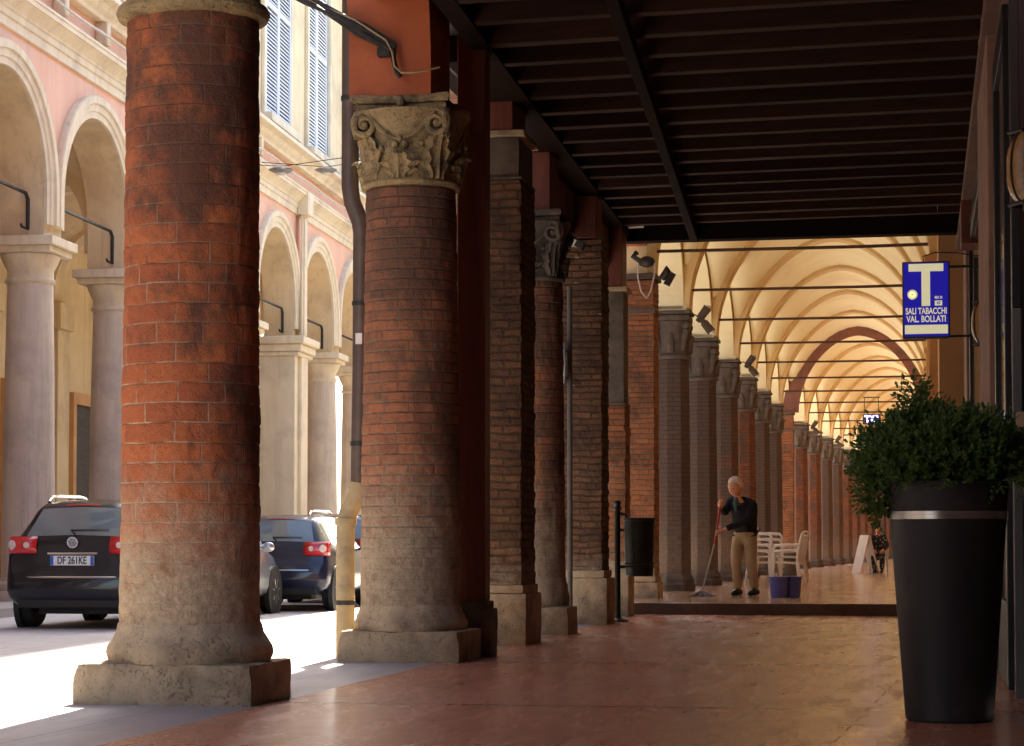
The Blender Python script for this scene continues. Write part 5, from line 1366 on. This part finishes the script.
JM = dict(pelvis=(.09, .06, .96), chest=(.06, -.06, 1.32), neck=(-.015, -.20, 1.48), skull=(-.03, -.25, 1.57), shR=(-.145, -.02, 1.43), elR=(-.235, -.10, 1.24), wrR=(-.262, -.30, 1.36), shL=(.20, -.12, 1.41), elL=(.150, -.24, 1.15), wrL=(-.235, -.34, .985),
          hipR=(-.03, .05, .86), knR=(-.06, -.02, .48), anR=(-.03, .06, .09), hipL=(.15, .02, .86), knL=(.17, -.05, .48), anL=(.225, .03, .09))
man, TM = person('white-haired man in dark jumper and khaki trousers mopping the raised floor', (-2.70, 31.85, .15), JM, 'khaki', 'jumper', 'shirt', 'hair_white', Vector((-.04, -.30, 1.645)), .128, R(-34), R(26), 'short', grip=(.12, 0, .9))
b = MB(); b.tube([(-.03, -.235, 1.50), (-.045, -.225, 1.40), (-.035, -.205, 1.28)], [.03, .045, .02], 8); b.build('shirt', 'shirt', man)
mp = thing('mop', 'long-handled mop with red grip held by the man, head on the floor', 'mop', (-3.30, 31.55, .15))
b = MB(); b.tube([(.345, -.02, 1.40), (.245, -.03, .78)], .016, 8); b.build('grip', 'red_handle', mp)
b = MB(); b.tube([(.245, -.03, .78), (.06, 0, .09)], .013, 8); b.build('handle', 'handle_grey', mp)
b = MB(); rnd = random.Random(4)
for q in range(46):
    a = rnd.uniform(0, 2 * PI); l = rnd.uniform(.10, .20)
    b.tube([(.05, 0, .085), (.05 + math.cos(a) * l * .45, math.sin(a) * l * .45, .055), (.05 + math.cos(a) * l * 1.0, math.sin(a) * l * .9, .012), (.05 + math.cos(a) * l * 1.25, math.sin(a) * l * 1.15, .011)], .011, 5)
b.build('mop_head', 'mop', mp)
def bucket(label, x, y, rz):
    t = thing('bucket', label, 'bucket', (x, y, .15), rz, 'blue buckets')
    b = MB(); b.lathe([(.105, 0), (.115, .01), (.138, .285), (.150, .287), (.150, .305), (.136, .305), (.112, .03), (0, .025)], seg=32); b.build('pail', 'bucket', t)
    b = MB(); b.tube([(.15 * math.cos(a), .04 + .02 * math.sin(a), .285 + .0 - .06 * math.sin(a)) for a in [PI * k / 10 for k in range(11)]], .006, 6); b.build('handle', 'handle_grey', t)
    return t
b0 = bucket('blue bucket in front of the white chairs, left one of the pair', -2.07, 31.0, .3)
dup(b0, (-1.88, 31.2, .15), 1.9, 'blue bucket right behind the other one, toward the right')

def plastic_chair(label):
    t = thing('plastic_chair', label, 'chair', (0, 0, 0), 0, 'white plastic garden chairs')
    b = MB(); vs = []; fs = []
    for sd in (0, 1):
        for j in range(9):
            for i in range(9):
                u = -1 + i / 4; v = j / 8
                vs.append((u * .22 * (1 - .08 * v), -.22 + .44 * v, .44 - .02 * math.cos(u * 1.5) + .015 * (1 - v) - sd * .018))
    for sd in (0, 1):
        for j in range(8):
            for i in range(8):
                q = sd * 81 + j * 9 + i; f = (q, q + 1, q + 10, q + 9); fs.append(f if sd == 0 else f[::-1])
    for i in range(8):
        for j0 in (0, 8):
            q = j0 * 9 + i; f = (q, q + 81, q + 82, q + 1); fs.append(f if j0 == 0 else f[::-1]); 
            q = i * 9 + j0; f = (q, q + 9, q + 90, q + 81); fs.append(f if j0 == 0 else f[::-1])
    b.add(vs, fs, None, True); b.build('seat', 'plastic_white', t)
    b = MB()
    for i in range(5):
        x = -.15 + .075 * i; b.tube([(x, .22, .44), (x * 1.04, .25, .62), (x * 1.08, .31, .86)], [.02, .018, .02], 6)
    b.tube([(-.21, .22, .44), (-.225, .26, .66), (-.20, .315, .87), (-.1, .33, .91), (.1, .33, .91), (.20, .315, .87), (.225, .26, .66), (.21, .22, .44)], .022, 8); b.build('backrest', 'plastic_white', t)
    for sx in (-1, 1):
        b = MB(); b.tube([(sx * .235, .26, .66), (sx * .265, .05, .665), (sx * .265, -.18, .65), (sx * .25, -.23, .60)], [.02, .028, .028, .022], 8); b.build('armrest', 'plastic_white', t)
        b = MB(); b.tube([(sx * .25, -.23, .60), (sx * .235, -.22, .42), (sx * .255, -.25, .0)], [.022, .026, .02], 8); b.build('leg', 'plastic_white', t)
        b = MB(); b.tube([(sx * .20, .22, .44), (sx * .24, .29, .0)], [.028, .02], 8); b.build('leg', 'plastic_white', t)
    return t
ch = plastic_chair('white plastic chair at the bottom of the stack behind the man'); ch.location = (-3.02, 41.0, .15); ch.rotation_euler = (0, 0, R(70))
for k, lab in ((1, 'white plastic chair second from the bottom of the stack behind the man'), (2, 'white plastic chair third from the bottom of the stack behind the man'), (3, 'white plastic chair on top of the stack behind the man')):
    dup(ch, (-3.02 + .015 * k, 41.0, .15 + .11 * k), R(70), lab)
dup(ch, (-2.48, 40.2, .15), R(-105), 'white plastic chair at the bottom of the short stack above the buckets')
dup(ch, (-2.47, 40.2, .26), R(-105), 'white plastic chair on top of the short stack above the buckets')
gb = thing('waste_basket', 'small dark grey waste basket by a column beyond the chairs', 'bin', (-3.35, 53.6, .15))
b = MB(); b.lathe([(.22, 0), (.24, .02), (.27, .53), (.285, .54), (.285, .57), (.262, .57), (.23, .05), (0, .04)], seg=28); b.build('pail', 'slate', gb)
b = MB(); b.tube([(.275 * math.cos(a), .275 * math.sin(a), .40) for a in [2 * PI * k / 20 for k in range(21)]], .012, 6); b.build('hoop', 'iron', gb)

JW = dict(pelvis=(0, .12, .50), chest=(0, .06, .88), neck=(0, .02, 1.06), skull=(0, .0, 1.14), shR=(-.17, .05, 1.0), elR=(-.25, -.05, .74), wrR=(-.12, -.26, .62), shL=(.17, .05, 1.0), elL=(.25, -.05, .74), wrL=(.12, -.26, .62),
          hipR=(-.09, .05, .48), knR=(-.12, -.36, .48), anR=(-.10, -.34, .09), hipL=(.09, .05, .48), knL=(.12, -.36, .48), anL=(.10, -.34, .09))
wo, TW = person('dark-haired woman in dark dotted clothes sitting far down the arcade', (-1.18, 58.6, .15), JW, 'dress', 'dress', 'dress', 'hair_dark', Vector((0, -.03, 1.20)), .112, R(-10), R(8), 'long', grip=(1, 0, .2))
st_ = dup(ch, (-1.18, 58.72, .15), R(0), 'white plastic chair under the seated woman far down the arcade')
ab = thing('folding_board', 'pale folding sign board leaning beside the seated woman', 'sign', (-1.52, 58.2, .15), R(38))
for sgn in (-1, 1):
    T = Matrix.Translation((0, 0, 0)) @ Matrix.Rotation(R(16) * sgn, 4, 'Y')
    b = MB(); b.box(-.018, .018, -.2, .2, -.02, 1.05, Matrix.Translation((-sgn * .30, 0, .025)) @ Matrix.Rotation(R(16) * sgn, 4, 'Y')); b.build('panel', 'board_white', ab, bevel=.004)
b = MB(); b.tube([(0, -.2, 1.04), (0, .2, 1.04)], .018, 8); b.build('hinge', 'iron', ab)

# ------------------------------------------------------------------ light, sky, camera
EL, AZ = R(40), R(4.0)
sd = Vector((-math.sin(AZ) * math.cos(EL), math.cos(AZ) * math.cos(EL), math.sin(EL)))
ld = bpy.data.lights.new('sun', 'SUN'); ld.energy = 5.0; ld.angle = R(.53); ld.color = (1, .88, .71)
sun = bpy.data.objects.new('sun', ld); COL.objects.link(sun); sun.rotation_euler = sd.to_track_quat('Z', 'Y').to_euler(); sun.location = (0, 0, 40)
w = bpy.data.worlds.new('World'); scene.world = w; w.use_nodes = True
nt = w.node_tree; nt.nodes.clear()
sky = nt.nodes.new('ShaderNodeTexSky'); sky.sky_type = 'NISHITA'; sky.sun_disc = False
sky.sun_elevation = EL; sky.sun_rotation = -AZ; sky.air_density = 1.0; sky.dust_density = 2.0; sky.ozone_density = 1.0
bg = nt.nodes.new('ShaderNodeBackground'); bg.inputs[1].default_value = .15
wo_ = nt.nodes.new('ShaderNodeOutputWorld'); nt.links.new(sky.outputs[0], bg.inputs[0]); nt.links.new(bg.outputs[0], wo_.inputs[0])

cam = bpy.data.cameras.new('camera'); co = bpy.data.objects.new('camera', cam); COL.objects.link(co)
cam.sensor_fit = 'HORIZONTAL'; cam.sensor_width = 36.; cam.lens = 2100. / 1024 * 36; cam.shift_y = 86. / 1024; cam.clip_start = .1; cam.clip_end = 2000
co.location = (0, 0, .92); co.rotation_euler = (R(90 + 2.34509), 0, R(11.03833))
scene.camera = co
vs_ = scene.view_settings; vs_.view_transform = 'Standard'; vs_.look = 'None'; vs_.exposure = 2.25; vs_.gamma = 1.; vs_.use_curve_mapping = False
cy = scene.cycles
cy.use_denoising = True; cy.max_bounces = 12; cy.diffuse_bounces = 7; cy.glossy_bounces = 4; cy.transmission_bounces = 4
cy.sample_clamp_indirect = 8.; cy.caustics_reflective = False; cy.caustics_refractive = False
